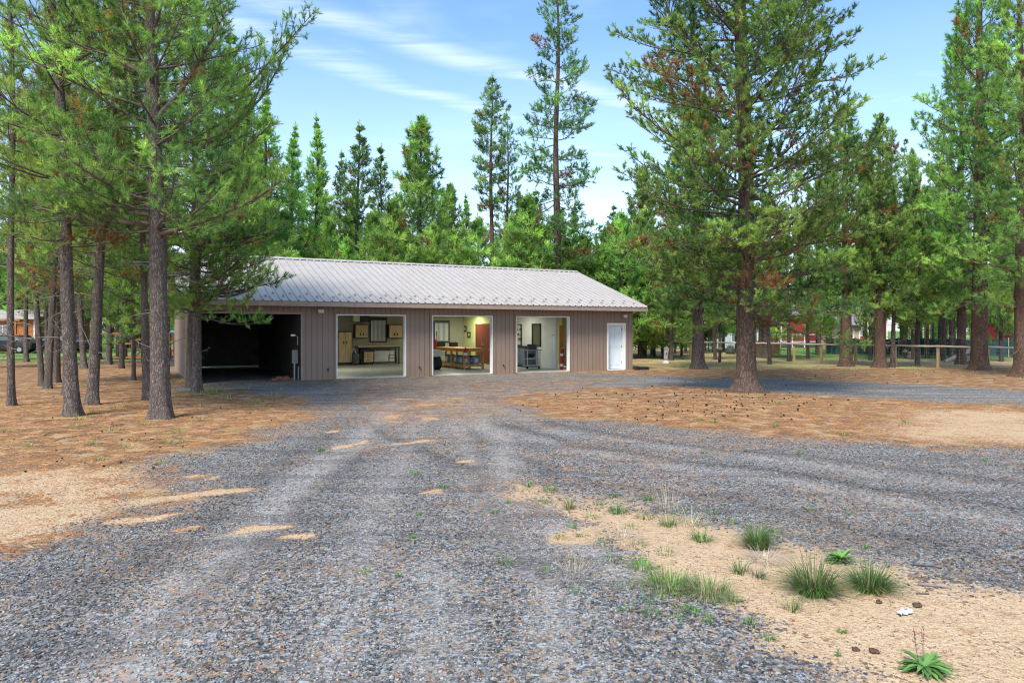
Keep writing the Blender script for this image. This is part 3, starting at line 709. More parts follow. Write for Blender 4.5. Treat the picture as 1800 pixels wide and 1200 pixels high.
# spigots, bell mark and lamps on the front
lampm = MB(); lampm.box(-.05, .05, -.03, -.002, -.06, .06); lampm.box(-.09, .09, -.16, -.031, -.055, .065, rx=R(-18))
for s_p, zz, nm in ((.52, 2.56, 'floodlight mounted on the siding beside the carport opening'), (14.55, 2.50, 'floodlight mounted on the siding above the white side door')):
    o = empty('wall_lamp', 'pale ' + nm, 'wall lamp', loc(s_p, 0, zz), TH)
    b = MB(); b.box(-.07, .07, -.03, -.003, -.07, .07).build('mount', M['black'], o, bevel=.006)
    b = MB(); b.prism([(-.10, -.07), (.10, -.07), (.12, .07), (-.12, .07)], -.17, -.035).build('lamp_head', M['lampgrey'], o, bevel=.012)
    b = MB(); b.prism([(-.085, -.055), (.085, -.055), (.10, .05), (-.10, .05)], -.176, -.171).build('lens', M['inwhite'], o)
for s_p, nm in ((.80, 'left of the first open bay'), (4.45, 'between the first and second open bays'), (8.22, 'between the second and third open bays')):
    o = empty('hose_bib', 'small dark garden tap low on the siding ' + nm, 'tap', loc(s_p, 0, .36), TH)
    b = MB(); b.tube([(0, -.002, 0), (0, -.07, 0), (0, -.09, -.05)], .016, 8); b.build('spout', M['black'], o)
    b = MB(); b.tube([(0, -.055, .02), (0, -.055, .045)], .035, 10); b.build('handle', M['rubber'], o)
# meter post and things at the right jamb of the carport
o = empty('meter_post', 'grey meter box on a short post just inside the carport mouth', 'meter', loc(-.35, .35, 0), TH)
b = MB(); b.tube([(0, 0, -.1), (0, 0, .85)], .035, 8); b.tube([(.14, 0, -.1), (.14, 0, .5)], .02, 8); b.build('post', M['galv'], o)
b = MB(); b.box(-.09, .12, -.05, .05, .62, 1.12).build('meter_box', plain('weathered_box', (.30, .26, .23), .7), o, bevel=.01)
b = MB(); b.tube([(.12, 0, 1.3), (.12, 0, 1.6), (.02, 0, 1.66)], .018, 8); b.box(-.14, .02, -.05, .05, 1.63, 1.70); b.build('bracket', M['galv'], o)
brk = empty('brick_stack', 'low pile of reddish bricks on the carport floor by the meter', 'bricks', loc(-.75, .7, 0), TH)
m_ = plain('red_brick', (.28, .11, .07), .85, .25, 12); b = MB()
for k in range(7): b.box(-.35 + .11 * k, -.25 + .11 * k, -.1 + .02 * (k % 2), .1, 0, .065, rz=R(random.uniform(-6, 6)))
for k in range(4): b.box(-.2 + .12 * k, -.1 + .12 * k, -.08, .1, .066, .13, rz=R(random.uniform(-9, 9)))
b.build('brick', m_, brk)
for k, s_p in enumerate((-1.25, -.75)):
    o = empty('ceiling_bulb', ('left' if k == 0 else 'right') + ' one of the two small pale bulbs under the carport lintel', 'bulb', loc(s_p, .3, 2.655), TH)
    b = MB(); b.tube([(0, 0, 0), (0, 0, -.05)], .03, 10).build('socket', M['lampgrey'], o)
    b = MB(); b.tube([(0, 0, -.05), (0, 0, -.08), (0, 0, -.12), (0, 0, -.14)], [.02, .04, .04, .012], 12).build('bulb', M['inwhite'], o, smooth=True)
# rubber block by the right corner
o = empty('rubber_block', 'black rubber splash block lying by the right corner of the garage', 'splash block', loc(15.35, -.35, 0), TH)
b = MB(); b.prism([(-.38, 0), (.38, 0), (.34, .13), (-.34, .13)], -.09, .09); bb = b.build('body', M['rubber'], o, bevel=.02)
b = MB()
for k in range(6): b.box(-.32 + .11 * k, -.27 + .11 * k, -.097, -.091, .02, .11)
b.build('tread', M['black'], o)
# ------------------------------------------------------------------ what stands inside the garage
M['maple'] = wood('maple_front', (.50, .38, .22), 'z', .5)
M['pine'] = wood('orange_pine', (.52, .27, .09), 'x', .6)
M['pinez'] = wood('orange_pine_upright', (.52, .27, .09), 'z', .6)
M['mahog'] = wood('red_brown_door', (.16, .045, .025), 'z', .45)
M['red'] = plain('red_enamel', (.45, .03, .02), .35, .1, 8)
M['blueg'] = plain('blue_grey_steel', (.13, .18, .23), .45, .12, 6)
M['bluebin'] = plain('blue_tub', (.16, .27, .38), .4, .1, 6)
M['darkgrey'] = plain('dark_grey', (.07, .075, .08), .5, .15, 10)
M['lightgrey'] = plain('light_grey', (.36, .37, .36), .45, .1, 8)
M['creamp'] = plain('cream_enamel', (.60, .60, .50), .4, .1, 8)
gl = NT('window_glass'); M['glass'] = gl.done((.18, .24, .25), .08, spec=.6)
bl = NT('blind_slats'); vv = bl.coords(); sx = bl.n('SeparateXYZ', i_0=vv); fr_ = bl.math('FRACT', bl.math('MULTIPLY', sx.outputs[0], 14.0))
M['blind'] = bl.done(bl.mix(bl.mapr(fr_, .35, .5), (.16, .2, .2), (.50, .56, .56)), .5)
em = NT('fluorescent_tube'); e_ = em.n('Emission', i_Color=(1, .97, .72, 1), i_Strength=3.0); em.t.links.new(e_.outputs[0], em.out.inputs[0]); M['tube'] = em.m
def item(name, label, cat, s, t, z=.03, rz=0, group=None):
    return empty(name, label, cat, loc(s, t, z), TH + rz, group)
def t_on(x, s):
    k = (x - 900) / F; return (BX + s * CT - k * (BY + s * ST)) / (k * CT + ST)
def bx(name, mat, parent, *a, bevel=0, **k):
    b = MB(); b.box(*a, **k); return b.build(name, mat, parent, bevel=bevel)
BW = D - .165
def cabinet(label, name, x0, x1, y0, y1, t, depth, doors=2, floor=False):
    s0, s1 = st(x0, t), st(x1, t); z1 = zt(x0, y0, t); z0 = .03 if floor else zt(x0, y1, t)
    o = item(name, label, 'cabinet', s0, t, z0); w = s1 - s0; h = z1 - z0
    bx('body', M['black'], o, 0, w, .02, BW - t - .01, 0, h, bevel=.01)
    f = .14 if floor else .03
    dw = (w - .08) / 2
    for k in range(2):
        dr = bx('door', M['maple'], o, .035 + k * (dw + .01), .035 + k * (dw + .01) + dw, -.006, .018, f, h - .05, bevel=.003)
        hx = .035 + dw - .10 if k == 0 else .035 + dw + .01 + .05
        hz = h * .62 if floor else .12
        bx('handle', M['black'], dr, hx, hx + .05, -.03, -.0065, hz, hz + .16, bevel=.008)
    return o
cabinet('tall black cabinet with two maple doors against the back wall of the first bay', 'tall_cabinet', 594, 619.5, 582, 637, 10.05, .5, floor=True)
cabinet('maple-fronted wall cabinet left of the blind-covered window over the workbench', 'wall_cabinet', 624, 648, 569.5, 594, 10.3, .3)
cabinet('maple-fronted wall cabinet right of the blind-covered window over the workbench', 'wall_cabinet', 683.5, 708.5, 569.5, 594, 10.3, .3)
def window(x0, x1, y0, y1, label):
    t = BW; s0, s1 = st(x0, t), st(x1, t); z0, z1 = zt(x0, y1, t), zt(x0, y0, t)
    o = item('blind_window', label, 'window', s0, t, z0); w, h = s1 - s0, z1 - z0
    b = MB(); b.box(0, w, -.05, -.002, 0, .06); b.box(0, w, -.05, -.002, h - .14, h); b.box(0, .05, -.05, -.002, .061, h - .141); b.box(w - .05, w, -.05, -.002, .061, h - .141); b.build('frame', M['black'], o)
    bx('pane', M['glass'], o, .051, w - .051, -.014, -.003, .061, h - .141)
    b = MB(); n = int((w - .12) / .075)
    for k in range(n):
        xx = .07 + k * (w - .14) / n; b.box(xx, xx + .05, -.034, -.031, .10, h - .145, rz=R(28))
    b.build('blind', M['inwhite'], o)
window(649.5, 679.5, 558, 602, 'black-framed window with pale vertical blinds between the two wall cabinets')
window(762, 790, 563, 602, 'black-framed window with pale blinds at the back of the second bay')
# workbench in bay one
s0, s1 = st(629, 10.0), st(704, 10.0); w = s1 - s0; ztop = zt(650, 607.5, 10.0)
o = item('workbench', 'long workbench with a wooden top and black legs under the window', 'workbench', s0, 9.95)
bx('top', M['maple'], o, 0, w, 0, .62, ztop - .10, ztop - .03, bevel=.005)
bx('apron', M['black'], o, .02, w - .02, .03, .06, ztop - .17, ztop - .101)
for xx in (.18, w - .12):
    for yy in (.04, .54): bx('leg', M['black'], o, xx, xx + .06, yy, yy + .06, 0, ztop - .172)
bx('back_panel', M['inwhite'], o, .8, w - .2, .50, .53, .12, ztop - .3)
s0 = st(639, 9.9); o = item('drawer_chest', 'black rolling drawer chest with maple fronts under the workbench', 'drawer chest', s0, 9.93)
w = st(658.5, 9.9) - s0; bx('body', M['black'], o, 0, w, .02, .5, .07, ztop - .22, bevel=.008)
for k in range(4):
    z = .14 + k * .135; d_ = bx('drawer', M['maple'], o, .04, w - .06, -.004, .018, z, z + .125, bevel=.003); bx('handle', M['black'], d_, w * .3, w * .6, -.012, -.0045, z + .1, z + .115)
for xx in (.08, w - .08):
    b = MB(); b.tube([(xx - .02, .1, .035), (xx + .02, .1, .035)], .035, 10); b.build('caster', M['rubber'], o)
s0 = st(684, 9.6); o = item('step_stool', 'small black folding step stool standing before the workbench', 'step stool', s0, 9.5)
for yy, xo in ((0, 0), (.34, .06)):
    for xx in (0, .42):
        b = MB(); b.tube([(xx, yy, 0), (xx + (.04 if xx == 0 else -.04), .12 + yy * .3, .58)], .013, 8); b.build('leg', M['black'], o)
for k, z in enumerate((.14, .31, .50)): bx('step', M['black'], o, .03, .39, .0 + .05 * k, .16 + .05 * k, z, z + .025)
b = MB(); b.tube([(.04, .13, .56), (.04, .15, .80), (.38, .15, .80), (.38, .13, .56)], .013, 8); b.build('hand_rail', M['black'], o)
s0 = st(620.5, 10.2); o = item('unit_heater', 'white and black fan heater hanging high on the back wall of the first bay', 'heater', s0, 10.15, zt(620, 565, 10.2))
bx('housing', M['creamp'], o, 0, .36, 0, .45, 0, .52, bevel=.01); bb = bx('fan_box', M['black'], o, .362, .86, -.02, .45, 0, .56, bevel=.01)
b = MB()
for k in range(7): b.box(.39, .83, -.034, -.0205, .05 + .07 * k, .075 + .07 * k)
b.build('grille', M['darkgrey'], bb)
o = item('shop_vacuum', 'dark canister vacuum with a pale hose between the tall cabinet and the workbench', 'vacuum', st(625, 9.9), 9.9)
b = MB(); b.tube([(0, 0, .06), (0, 0, .1), (0, 0, .5), (0, 0, .56), (0, 0, .68)], [.18, .2, .2, .19, .1], 16); b.build('drum', M['darkgrey'], o)
b = MB(); b.tube([(0, -.1, .6), (-.1, -.15, .8), (-.18, -.1, .9), (-.2, 0, .6), (-.22, .05, .2)], .03, 8); b.build('hose', M['lightgrey'], o)
# fluorescent fixtures
for k, (s_, t_, lb) in enumerate(((2.5, 5.5, 'first open bay'), (8.0, 5.0, 'second open bay'), (10.2, 8.6, 'lime wall at the back of the second bay'), (10.6, 4.2, 'third open bay'), (13.4, 3.2, 'small lime room beside the white partition'))):
    o = item('ceiling_light', 'lit fluorescent strip over the ' + lb, 'ceiling light', s_, t_, 2.70)
    bx('housing', M['white'], o, -.65, .65, -.09, .09, 0, .035)
    for yy in (-.045, .045):
        b = MB(); b.tube([(-.6, yy, -.02), (.6, yy, -.02)], .016, 8); b.build('tube', M['tube'], o)
    la = bpy.data.lights.new('strip_lamp', 'AREA'); la.shape = 'RECTANGLE'; la.size = 1.2; la.size_y = .16; la.energy = (34, 22, 30, 15, 26)[k]; la.color = (1, .96, .74)
    lo_ = bpy.data.objects.new('strip_lamp', la); COL.objects.link(lo_); lo_.parent = o; lo_.location = (0, 0, -.05)
# bay two
A_ = (7.85, 3.25); o = item('shop_table', 'orange pine work table with shelf, standing in the second bay', 'table', *A_)
W_, L_ = 1.05, 4.6; H_ = .98
bx('top', M['pine'], o, -.04, W_ + .04, -.04, L_, H_ - .04, H_, bevel=.004)
for xx in (0, W_ - .09):
    for yy in (0, 1.5, 3.0, L_ - .15): bx('leg', M['pinez'], o, xx, xx + .09, yy, yy + .09, 0, H_ - .042)
b = MB(); b.box(.091, W_ - .091, .0, .04, H_ - .16, H_ - .042); b.box(.0, .04, .10, L_ - .16, H_ - .16, H_ - .042); b.build('apron', M['pine'], o)
b = MB(); b.box(.02, W_ - .02, .10, L_ - .06, .20, .225); b.box(.091, W_ - .091, .0, .04, .12, .24); b.box(0.0, .04, .10, 1.49, .12, .24); b.box(0.0, .04, 1.6, 2.99, .12, .24); b.build('shelf', M['pine'], o)
for k, (xx, yy, lb) in enumerate(((.14, .45, 'blue tub with white label at the near corner of the table shelf'), (.14, 1.15, 'blue tub in the middle of the table shelf'), (.14, 2.2, 'blue tub farthest back on the table shelf'), (.62, .30, 'blue tub on the table shelf behind the fire extinguisher'))):
    u = item('storage_tub', lb, 'tub', A_[0] + xx, A_[1] + yy, .256, 0, 'blue storage tubs under the shop table')
    b = MB(); b.prism([(0.03, 0), (.31, 0), (.34, .36), (0, .36)], 0, .40); b.build('tub', M['bluebin'], u, bevel=.01)
    b = MB(); b.box(-.02, .36, -.02, .42, .361, .40); b.build('lid', M['darkgrey'], u, bevel=.01)
    b = MB(); b.box(.10, .24, -.012, -.002, .08, .26); b.box(-.004, .006, .1, .3, .08, .28); b.build('label_patch', M['inwhite'], u)
for lb, xx, yy in (('small black radio on the far end of the pine table', .3, 3.9), ('small black tool case on the pine table by the window', .75, 3.3)):
    u = item('tool_case', lb, 'case', A_[0] + xx, A_[1] + yy, .03 + H_ + .002)
    bx('body', M['black'], u, 0, .42, 0, .2, 0, .22, bevel=.02)
    b = MB(); b.tube([(.12, .1, .215), (.12, .1, .27), (.30, .1, .27), (.30, .1, .215)], .012, 8); b.build('handle', M['darkgrey'], u)
u = item('wood_offcut_box', 'open box of wood offcuts at the right end of the table shelf', 'box', A_[0] + .62, A_[1] + .85, .256)
b = MB(); b.box(0, .34, 0, .01, 0, .16); b.box(0, .34, .26, .27, 0, .16); b.box(0, .01, .011, .259, 0, .16); b.box(.33, .34, .011, .259, 0, .16); b.box(.011, .329, .011, .259, 0, .01); b.build('carton', M['creamp'], u)
b = MB()
for k in range(6): b.box(.03 + k * .045, .06 + k * .045, .05, .08, .012, .22 + .05 * (k % 3), rx=R(random.uniform(-12, 12)))
b.build('offcut', M['pine'], u)
def extinguisher(label, s, t, z):
    o = item('fire_extinguisher', label, 'fire extinguisher', s, t, z)
    b = MB(); b.tube([(0, 0, 0), (0, 0, .02), (0, 0, .38), (0, 0, .43), (0, 0, .46)], [.07, .078, .078, .05, .025], 18); b.build('cylinder', M['red'], o, smooth=False)
    b = MB(); b.tube([(0, 0, .14), (0, 0, .26)], .0805, 18, cap=False); b.build('label_band', M['white'], o)
    b = MB(); b.box(-.02, .02, -.10, .05, .461, .48); b.box(-.015, .015, -.11, .04, .50, .515, rx=R(10)); b.tube([(0, .0, .455), (0, 0, .5)], .018, 8); b.build('handle', M['red'], o)
    b = MB(); b.tube([(.03, 0, .47), (.10, 0, .44), (.105, 0, .25), (.095, 0, .12)], [.011, .011, .011, .018], 8); b.build('hose', M['black'], o)
extinguisher('red fire extinguisher with a white band hanging on the corner leg of the pine table', A_[0] + .045, A_[1] - .085, .55)
s_x = 11.2
def on_wall(x, y, s):  # point on wall plane s at photo pixel
    t = t_on(x, s); Y = BY + s * ST + t * CT; return t, CAMH - (y - YH) * Y / F
for lb, x0, x1, y0, y1 in (('framed picture higher and farther left on the lime wall', 819.5, 828, 570, 578), ('framed picture lower and nearer the red-brown doors', 827.5, 836.5, 580.5, 588.5)):
    t1, z1 = on_wall(max(x0, 829 - 8), y0, s_x); t0, z0 = on_wall(x1, y1, s_x); 
    tm = (10.3 if x0 < 825 else 9.75); o = item('wall_picture', 'dark ' + lb, 'picture', s_x - .002, tm, z1 - .42)
    b = MB(); b.box(-.03, -.002, 0, .42, 0, .03); b.box(-.03, -.002, 0, .42, .30, .33); b.box(-.03, -.002, 0, .03, .031, .299); b.box(-.03, -.002, .39, .42, .031, .299); b.build('frame', M['black'], o)
    bx('print', M['darkgrey'], o, -.012, -.003, .031, .389, .031, .299); bx('mat_board', M['creamp'], o, -.016, -.0125, .12, .30, .10, .24)
t1, t0 = 8.95, 7.1
o = item('double_door', 'red-brown double door with two steel handles in the lime wall', 'door', s_x - .002, t0)
for k in range(2):
    d_ = bx('door_leaf', M['mahog'], o, -.05, -.003, .03 + k * .92, .03 + k * .92 + .905, .01, 2.1, bevel=.004)
    yy = .95 + (-.12 if k == 0 else .08); b = MB(); b.tube([(-.051, yy, 1.0), (-.10, yy, 1.0), (-.10, yy, 1.16), (-.051, yy, 1.16)], .014, 8); b.build('handle', M['galv'], d_)
b = MB(); b.box(-.03, -.002, -.05, .025, 0, 2.17); b.box(-.03, -.002, 1.88, 1.95, 0, 2.17); b.box(-.03, -.002, .026, 1.879, 2.105, 2.17); b.build('frame', M['mahog'], o)
bx('switch_plate', M['white'], item('wall_switch', 'small pale switch plate on the lime wall left of the red-brown doors', 'switch', s_x, 9.35, 1.15), -.012, -.002, 0, .08, 0, .12)
# machine at the left of bay two
o = item('lawn_tractor', 'red and cream garden machine with black wheels left in the second bay', 'garden machine', st(768, 4.0), 4.0, .03, 0)
b = MB(); b.tube([(-.18, -.1, .30), (.10, -.1, .30)], .30, 22); w_ = b.build('wheel', M['rubber'], o, bevel=.03); b = MB(); b.tube([(.09, -.1, .30), (.125, -.1, .30)], .15, 16); b.build('rim', M['creamp'], w_)
b = MB(); b.tube([(-.18, .75, .30), (.10, .75, .30)], .30, 22); w_ = b.build('wheel', M['rubber'], o, bevel=.03); b = MB(); b.tube([(.09, .75, .30), (.125, .75, .30)], .15, 16); b.build('rim', M['creamp'], w_)
b = MB(); b.prism([(-.4, .60), (.16, .60), (.26, .70), (.22, .84), (.05, .92), (-.4, .92)], -.30, .95); b.build('fender', M['creamp'], o, bevel=.03)
b = MB(); b.box(-.35, .05, .1, .8, .35, .6); b.build('chassis', M['darkgrey'], o)
b = MB(); b.prism([(-.42, .95), (.0, .95), (.05, 1.15), (-.05, 1.45), (-.15, 1.5), (-.18, 1.2), (-.42, 1.15)], .1, .55); b.build('seat', M['red'], o, bevel=.02)
b = MB(); b.tube([(.10, .3, .9), (.12, .3, 1.55)], .022, 8); b.tube([(-.28, .3, 1.1), (-.30, .3, 1.65)], .022, 8); b.tube([(.12, .3, 1.55), (.12, .3, 1.75)], .035, 8); b.build('lever', M['pine'], o)
# bay three
wf = item('wall_shelf_frame', 'black framed shelf rack on the lime wall at the left of the third bay', 'shelf', 12.0 - .002, t_on(917.5, 12), 1.05)
b = MB(); L = 1.05; b.box(-.06, -.002, 0, .05, 0, 1.12); b.box(-.06, -.002, L, L + .05, 0, 1.12); b.box(-.06, -.002, .051, L - .001, 1.07, 1.12); b.box(-.06, -.002, .051, L - .001, 0, .05); b.build('frame', M['black'], wf)
b = MB(); [b.box(-.05, -.003, .052, L - .002, z, z + .02) for z in (.28, .52, .78)]; b.build('shelf', M['creamp'], wf)
b = MB(); [b.box(-.045, -.01, .1 + .16 * (k % 5), .2 + .16 * (k % 5), z + .021, z + .021 + .1) for k, z in enumerate((.28, .52, .78, .28, .52, .78, .28, .52))]; b.build('jar', M['darkgrey'], wf)
t0, t1 = t_on(951, 12), t_on(936, 12); wf = item('wall_mirror', 'tall black framed mirror above the grey bench in the third bay', 'mirror', 11.998, t0, 1.06)
L = t1 - t0; b = MB(); b.box(-.05, -.002, 0, .05, 0, 1.12); b.box(-.05, -.002, L - .05, L, 0, 1.12); b.box(-.05, -.002, .051, L - .051, 1.05, 1.12); b.box(-.05, -.002, .051, L - .051, 0, .05); b.build('frame', M['black'], wf)
mr = NT('mirror_glass'); M['mirror'] = mr.done((.45, .48, .40), .12, metal=.9); bx('glass', M['mirror'], wf, -.015, -.003, .051, L - .051, .051, 1.049)
o = item('steel_cabinet', 'blue-grey steel base cabinet with a dark top against the partition of the third bay', 'cabinet', 11.38, 3.75)
bx('body', M['blueg'], o, 0, .6, 0, 1.7, .08, .98, bevel=.008); bx('top', M['black'], o, -.05, .61, -.1, 2.4, .981, 1.03, bevel=.006); bx('plinth', M['black'], o, .04, .6, .03, 1.67, 0, .079)
for k in range(3): d_ = bx('door', M['blueg'], o, -.02, -.001, .03 + .56 * k, .55 + .56 * k, .12, .94, bevel=.003); bx('handle', M['galv'], d_, -.04, -.0205, .47 + .56 * k, .5 + .56 * k, .5, .65)
o = item('tool_stand', 'grey bench tool on a chrome-legged rolling stand in the third bay', 'tool stand', 11.0, 2.45)
b = MB(); b.box(-.35, .45, -.2, .25, .12, .16); b.build('base_shelf', M['lightgrey'], o, bevel=.01)
for xx, yy in ((.38, -.16), (.38, .18), (-.30, -.16), (-.30, .18)):
    b = MB(); b.tube([(xx, yy, .161), (xx, yy, .86)], .022, 8); b.build('leg', M['galv'], o)
for xx in (-.28, .36):
    b = MB(); b.tube([(xx, -.12, .05), (xx, -.08, .05)], .05, 12); b.build('caster', M['rubber'], o)
bx('middle_shelf', M['lightgrey'], o, -.30, .36, -.16, .2, .45, .475); bx('table', M['galv'], o, -.4, .48, -.22, .27, .861, .90, bevel=.01)
b = MB(); b.box(-.2, .2, -.12, .16, .902, 1.03); b.box(-.05, .25, -.05, .1, 1.031, 1.16); b.tube([(.0, 0, 1.1), (-.25, -.05, 1.12)], .05, 10); b.build('motor_housing', M['darkgrey'], o, bevel=.015)
b = MB(); b.tube([(-.22, -.04, .62), (.08, -.04, .62)], .10, 12); b.build('motor', M['black'], o, bevel=.01)
b = MB(); b.box(-.05, .2, -.08, .1, .476, .6); b.build('tool_box', M['lightgrey'], o, bevel=.01)
o = item('bench_saw', 'dark bench saw with pale body at the left edge of the third bay', 'saw', 10.15, 4.5)
b = MB(); b.box(-.3, .3, -.3, .3, .82, .86); b.build('table', M['galv'], o, bevel=.01); b = MB(); b.prism([(-.26, 0), (.26, 0), (.2, .5), (-.2, .5)], -.22, .22); b.build('stand', M['creamp'], o); b = MB(); b.box(-.2, .2, -.2, .2, .501, .819); b.build('body', M['darkgrey'], o, bevel=.02)
b = MB(); b.tube([(-.01, 0, .86), (.01, 0, .86)], .12, 20); b.build('blade', M['galv'], o)
s0 = st(983.5, 2.6); o = item('leaning_board', 'tall orange-brown timber board leaning inside beside the white partition', 'board', s0, 2.6)
bx('board', M['pinez'], o, 0, .22, 0, .04, 0, 2.06, rx=R(-1.5), bevel=.004); bx('cleat', M['pine'], o, .02, .2, -.05, -.024, 1.2, 1.26)
extinguisher('red fire extinguisher standing at the foot of the partition in the third bay', st(987.5, 1.2), 1.2, .03)
extinguisher('red fire extinguisher on its bracket above the standing one in the third bay', st(987.5, 1.6), 1.6, .50)
o = item('door_hook', 'dark latch on the end of the white partition', 'latch', 12.0, 2.05, 1.62); b = MB(); b.tube([(-.002, 0, 0), (-.05, 0, 0), (-.06, 0, -.05)], .018, 8); b.build('hook', M['black'], o)
o = item('storage_rack', 'dark wheeled rack just inside the right jamb of the third bay', 'rack', st(995, 2.2), 2.2)
for z in (.12, .5, .9): bx('shelf', M['black'], o, 0, .5, 0, .5, z, z + .03)
for xx in (0, .47):
    for yy in (0, .47): bx('post', M['black'], o, xx + .001, xx + .029, yy + .001, yy + .029, 0, 1.1)
# ------------------------------------------------------------------ beyond: fence, houses, vehicles
M['post'] = wood('fence_post', (.46, .30, .15), 'z', .8)
M['rail'] = wood('weathered_rail', (.56, .48, .40), 'x', .8)
M['wire'] = plain('fence_wire', (.34, .34, .33), .5, .1, 20, .6)
fa, fb = np.array([9.62, 51.7]), np.array([22.0, 33.5]); fd = (fb - fa) / np.linalg.norm(fb - fa)
def fpt(px):
    k = (px - 900) / F; return (fa[0] - k * fa[1]) / (k * fd[1] - fd[0])
fen = empty('wire_fence', 'rustic wire fence with round top rail running behind the pines on the right', 'fence', (*fa, 0), math.atan2(fd[1], fd[0]))
ds = [fpt(x) for x in (1135, 1178, 1214, 1256, 1303, 1350, 1396, 1444, 1505, 1574, 1648, 1737, 1850, 1960)]
for d in ds:
    b = MB(); jx = random.uniform(-.02, .02); b.tube([(d, 0, -.1), (d + jx, jx, .5), (d + jx, jx, 1.12)], [.085, .08, .075], 10); b.build('post', M['post'], fen)
for a, c_ in zip(ds[:-1], ds[1:]):
    b = MB(); n = 6; b.tube([(a + (c_ - a) * k / n, -.10 + random.uniform(-.012, .012), 1.06 + random.uniform(-.012, .012)) for k in range(n + 1)], .048, 8); b.build('rail', M['rail'], fen)
b = MB(); L = ds[-1]
for z in (.08, .18, .30, .42, .56, .72, .90): b.box(ds[0], L, -.004, .004, z, z + .006)
k = ds[0]
while k < L: b.box(k, k + .006, -.0035, .0035, .085, .9); k += .30
b.build('wire_mesh', M['wire'], fen)
x0, x1 = at(1060, 600, 52.2)[0], at(1133, 600, 52.2)[0]
o = empty('pipe_gate', 'dark tubular gate in the fence just right of the garage corner', 'gate', (x0, 52.2, 0)); w = x1 - x0
b = MB(); b.tube([(0, 0, .08), (w, 0, .08)], .03, 8); b.tube([(0, 0, 1.15), (w, 0, 1.15)], .03, 8); b.tube([(0, 0, .85), (w, 0, .85)], .022, 8); b.tube([(w, 0, 0), (w, 0, 1.25)], .05, 8); b.tube([(0, 0, 0), (0, 0, 1.25)], .05, 8); b.build('frame', M['darkgrey'], o)
b = MB(); k = .2
while k < w: b.box(k, k + .006, -.003, .003, .1, .84); k += .2
b.build('wire_mesh', M['wire'], o)
# utility pedestal
p = gp(1170.5, 638); o = empty('utility_pedestal', 'small grey utility pedestal with a white foot on the dry grass before the fence', 'pedestal', (p[0], p[1], 0))
b = MB(); b.box(-.10, .10, -.10, .10, .2, .80); b.build('cabinet', M['lightgrey'], o, bevel=.03); b = MB(); b.prism([(-.13, .78), (.13, .78), (.09, .9), (-.09, .9)], -.13, .13); b.build('cap', M['galv'], o, bevel=.02)
b = MB(); b.prism([(-.18, -.05), (.15, -.05), (.11, .14), (-.11, .16)], -.14, .14); b.build('foot', M['white'], o, bevel=.03); b = MB(); b.box(-.03, .03, -.112, -.101, .45, .6); b.build('latch', M['darkgrey'], o)
p = gp(1265, 637); o = empty('stub_post', 'short weathered post with a wider cap in front of the fence', 'post', (p[0], p[1], 0))
b = MB(); b.tube([(0, 0, -.1), (.02, 0, .78)], [.09, .08], 10); b.build('shaft', M['bark_brown'], o); b = MB(); b.tube([(.02, 0, .70), (.02, 0, .74), (.02, 0, .84), (.02, 0, .88)], [.09, .13, .13, .08], 12); b.build('cap', M['post'], o)
# planter, carts
def barrel(px, py, lb, mat):
    p = gp(px, py); o = empty('barrel_planter', lb, 'planter', (p[0], p[1], 0))
    b = MB(); b.tube([(0, 0, 0), (0, 0, .12), (0, 0, .3), (0, 0, .46)], [.33, .40, .42, .38], 16); b.build('tub', mat, o)
    b = MB(); [b.tube([(0, 0, z), (0, 0, z + .04)], .425, 16, cap=False) for z in (.12, .34)]; b.build('hoop', M['black'], o)
    b = MB(); q_ = np.random.default_rng(3)
    for k in range(40):
        a = q_.uniform(0, 6.28); l = q_.uniform(.2, .4); r = q_.uniform(0, .25); x, y = r * math.cos(a), r * math.sin(a)
        b.add([(x - .02, y, .44), (x + .02, y, .44), (x + .12 * math.cos(a), y + .12 * math.sin(a), .44 + l)], [(0, 1, 2)])
    b.build('plant', M['darkleaf'], o)
M['darkleaf'] = plain('dark_leaf', (.035, .075, .03), .6, .3, 9)
barrel(1284, 622, 'dark half-barrel planter beyond the fence left of the big pine', M['darkgrey'])
def crate(px, py, w, h, lb, rz=0.):
    p = gp(px, py); o = empty('wood_cart', lb, 'wooden box', (p[0], p[1], 0), rz)
    b = MB(); n = 5
    for k in range(n): b.box(-w / 2, w / 2, -.3, -.27, .15 + k * h / n, .15 + (k + .86) * h / n)
    b.box(-w / 2, -w / 2 + .03, -.269, .3, .15, .15 + h); b.box(w / 2 - .03, w / 2, -.269, .3, .15, .15 + h); b.box(-w / 2 + .031, w / 2 - .031, .27, .3, .15, .15 + h); b.build('panel', M['pine'], o)
    for sx_ in (-1, 1): b = MB(); b.box(sx_ * w / 2 - .04, sx_ * w / 2 + .04, -.34, -.301, 0, h + .25); b.build('leg', M['pinez'], o)
crate(1331, 627, .55, .95, 'upright orange timber crate seen just right of the big pine trunk'); crate(1359, 626, .60, .85, 'orange timber crate between the slim dark trunks', .3)
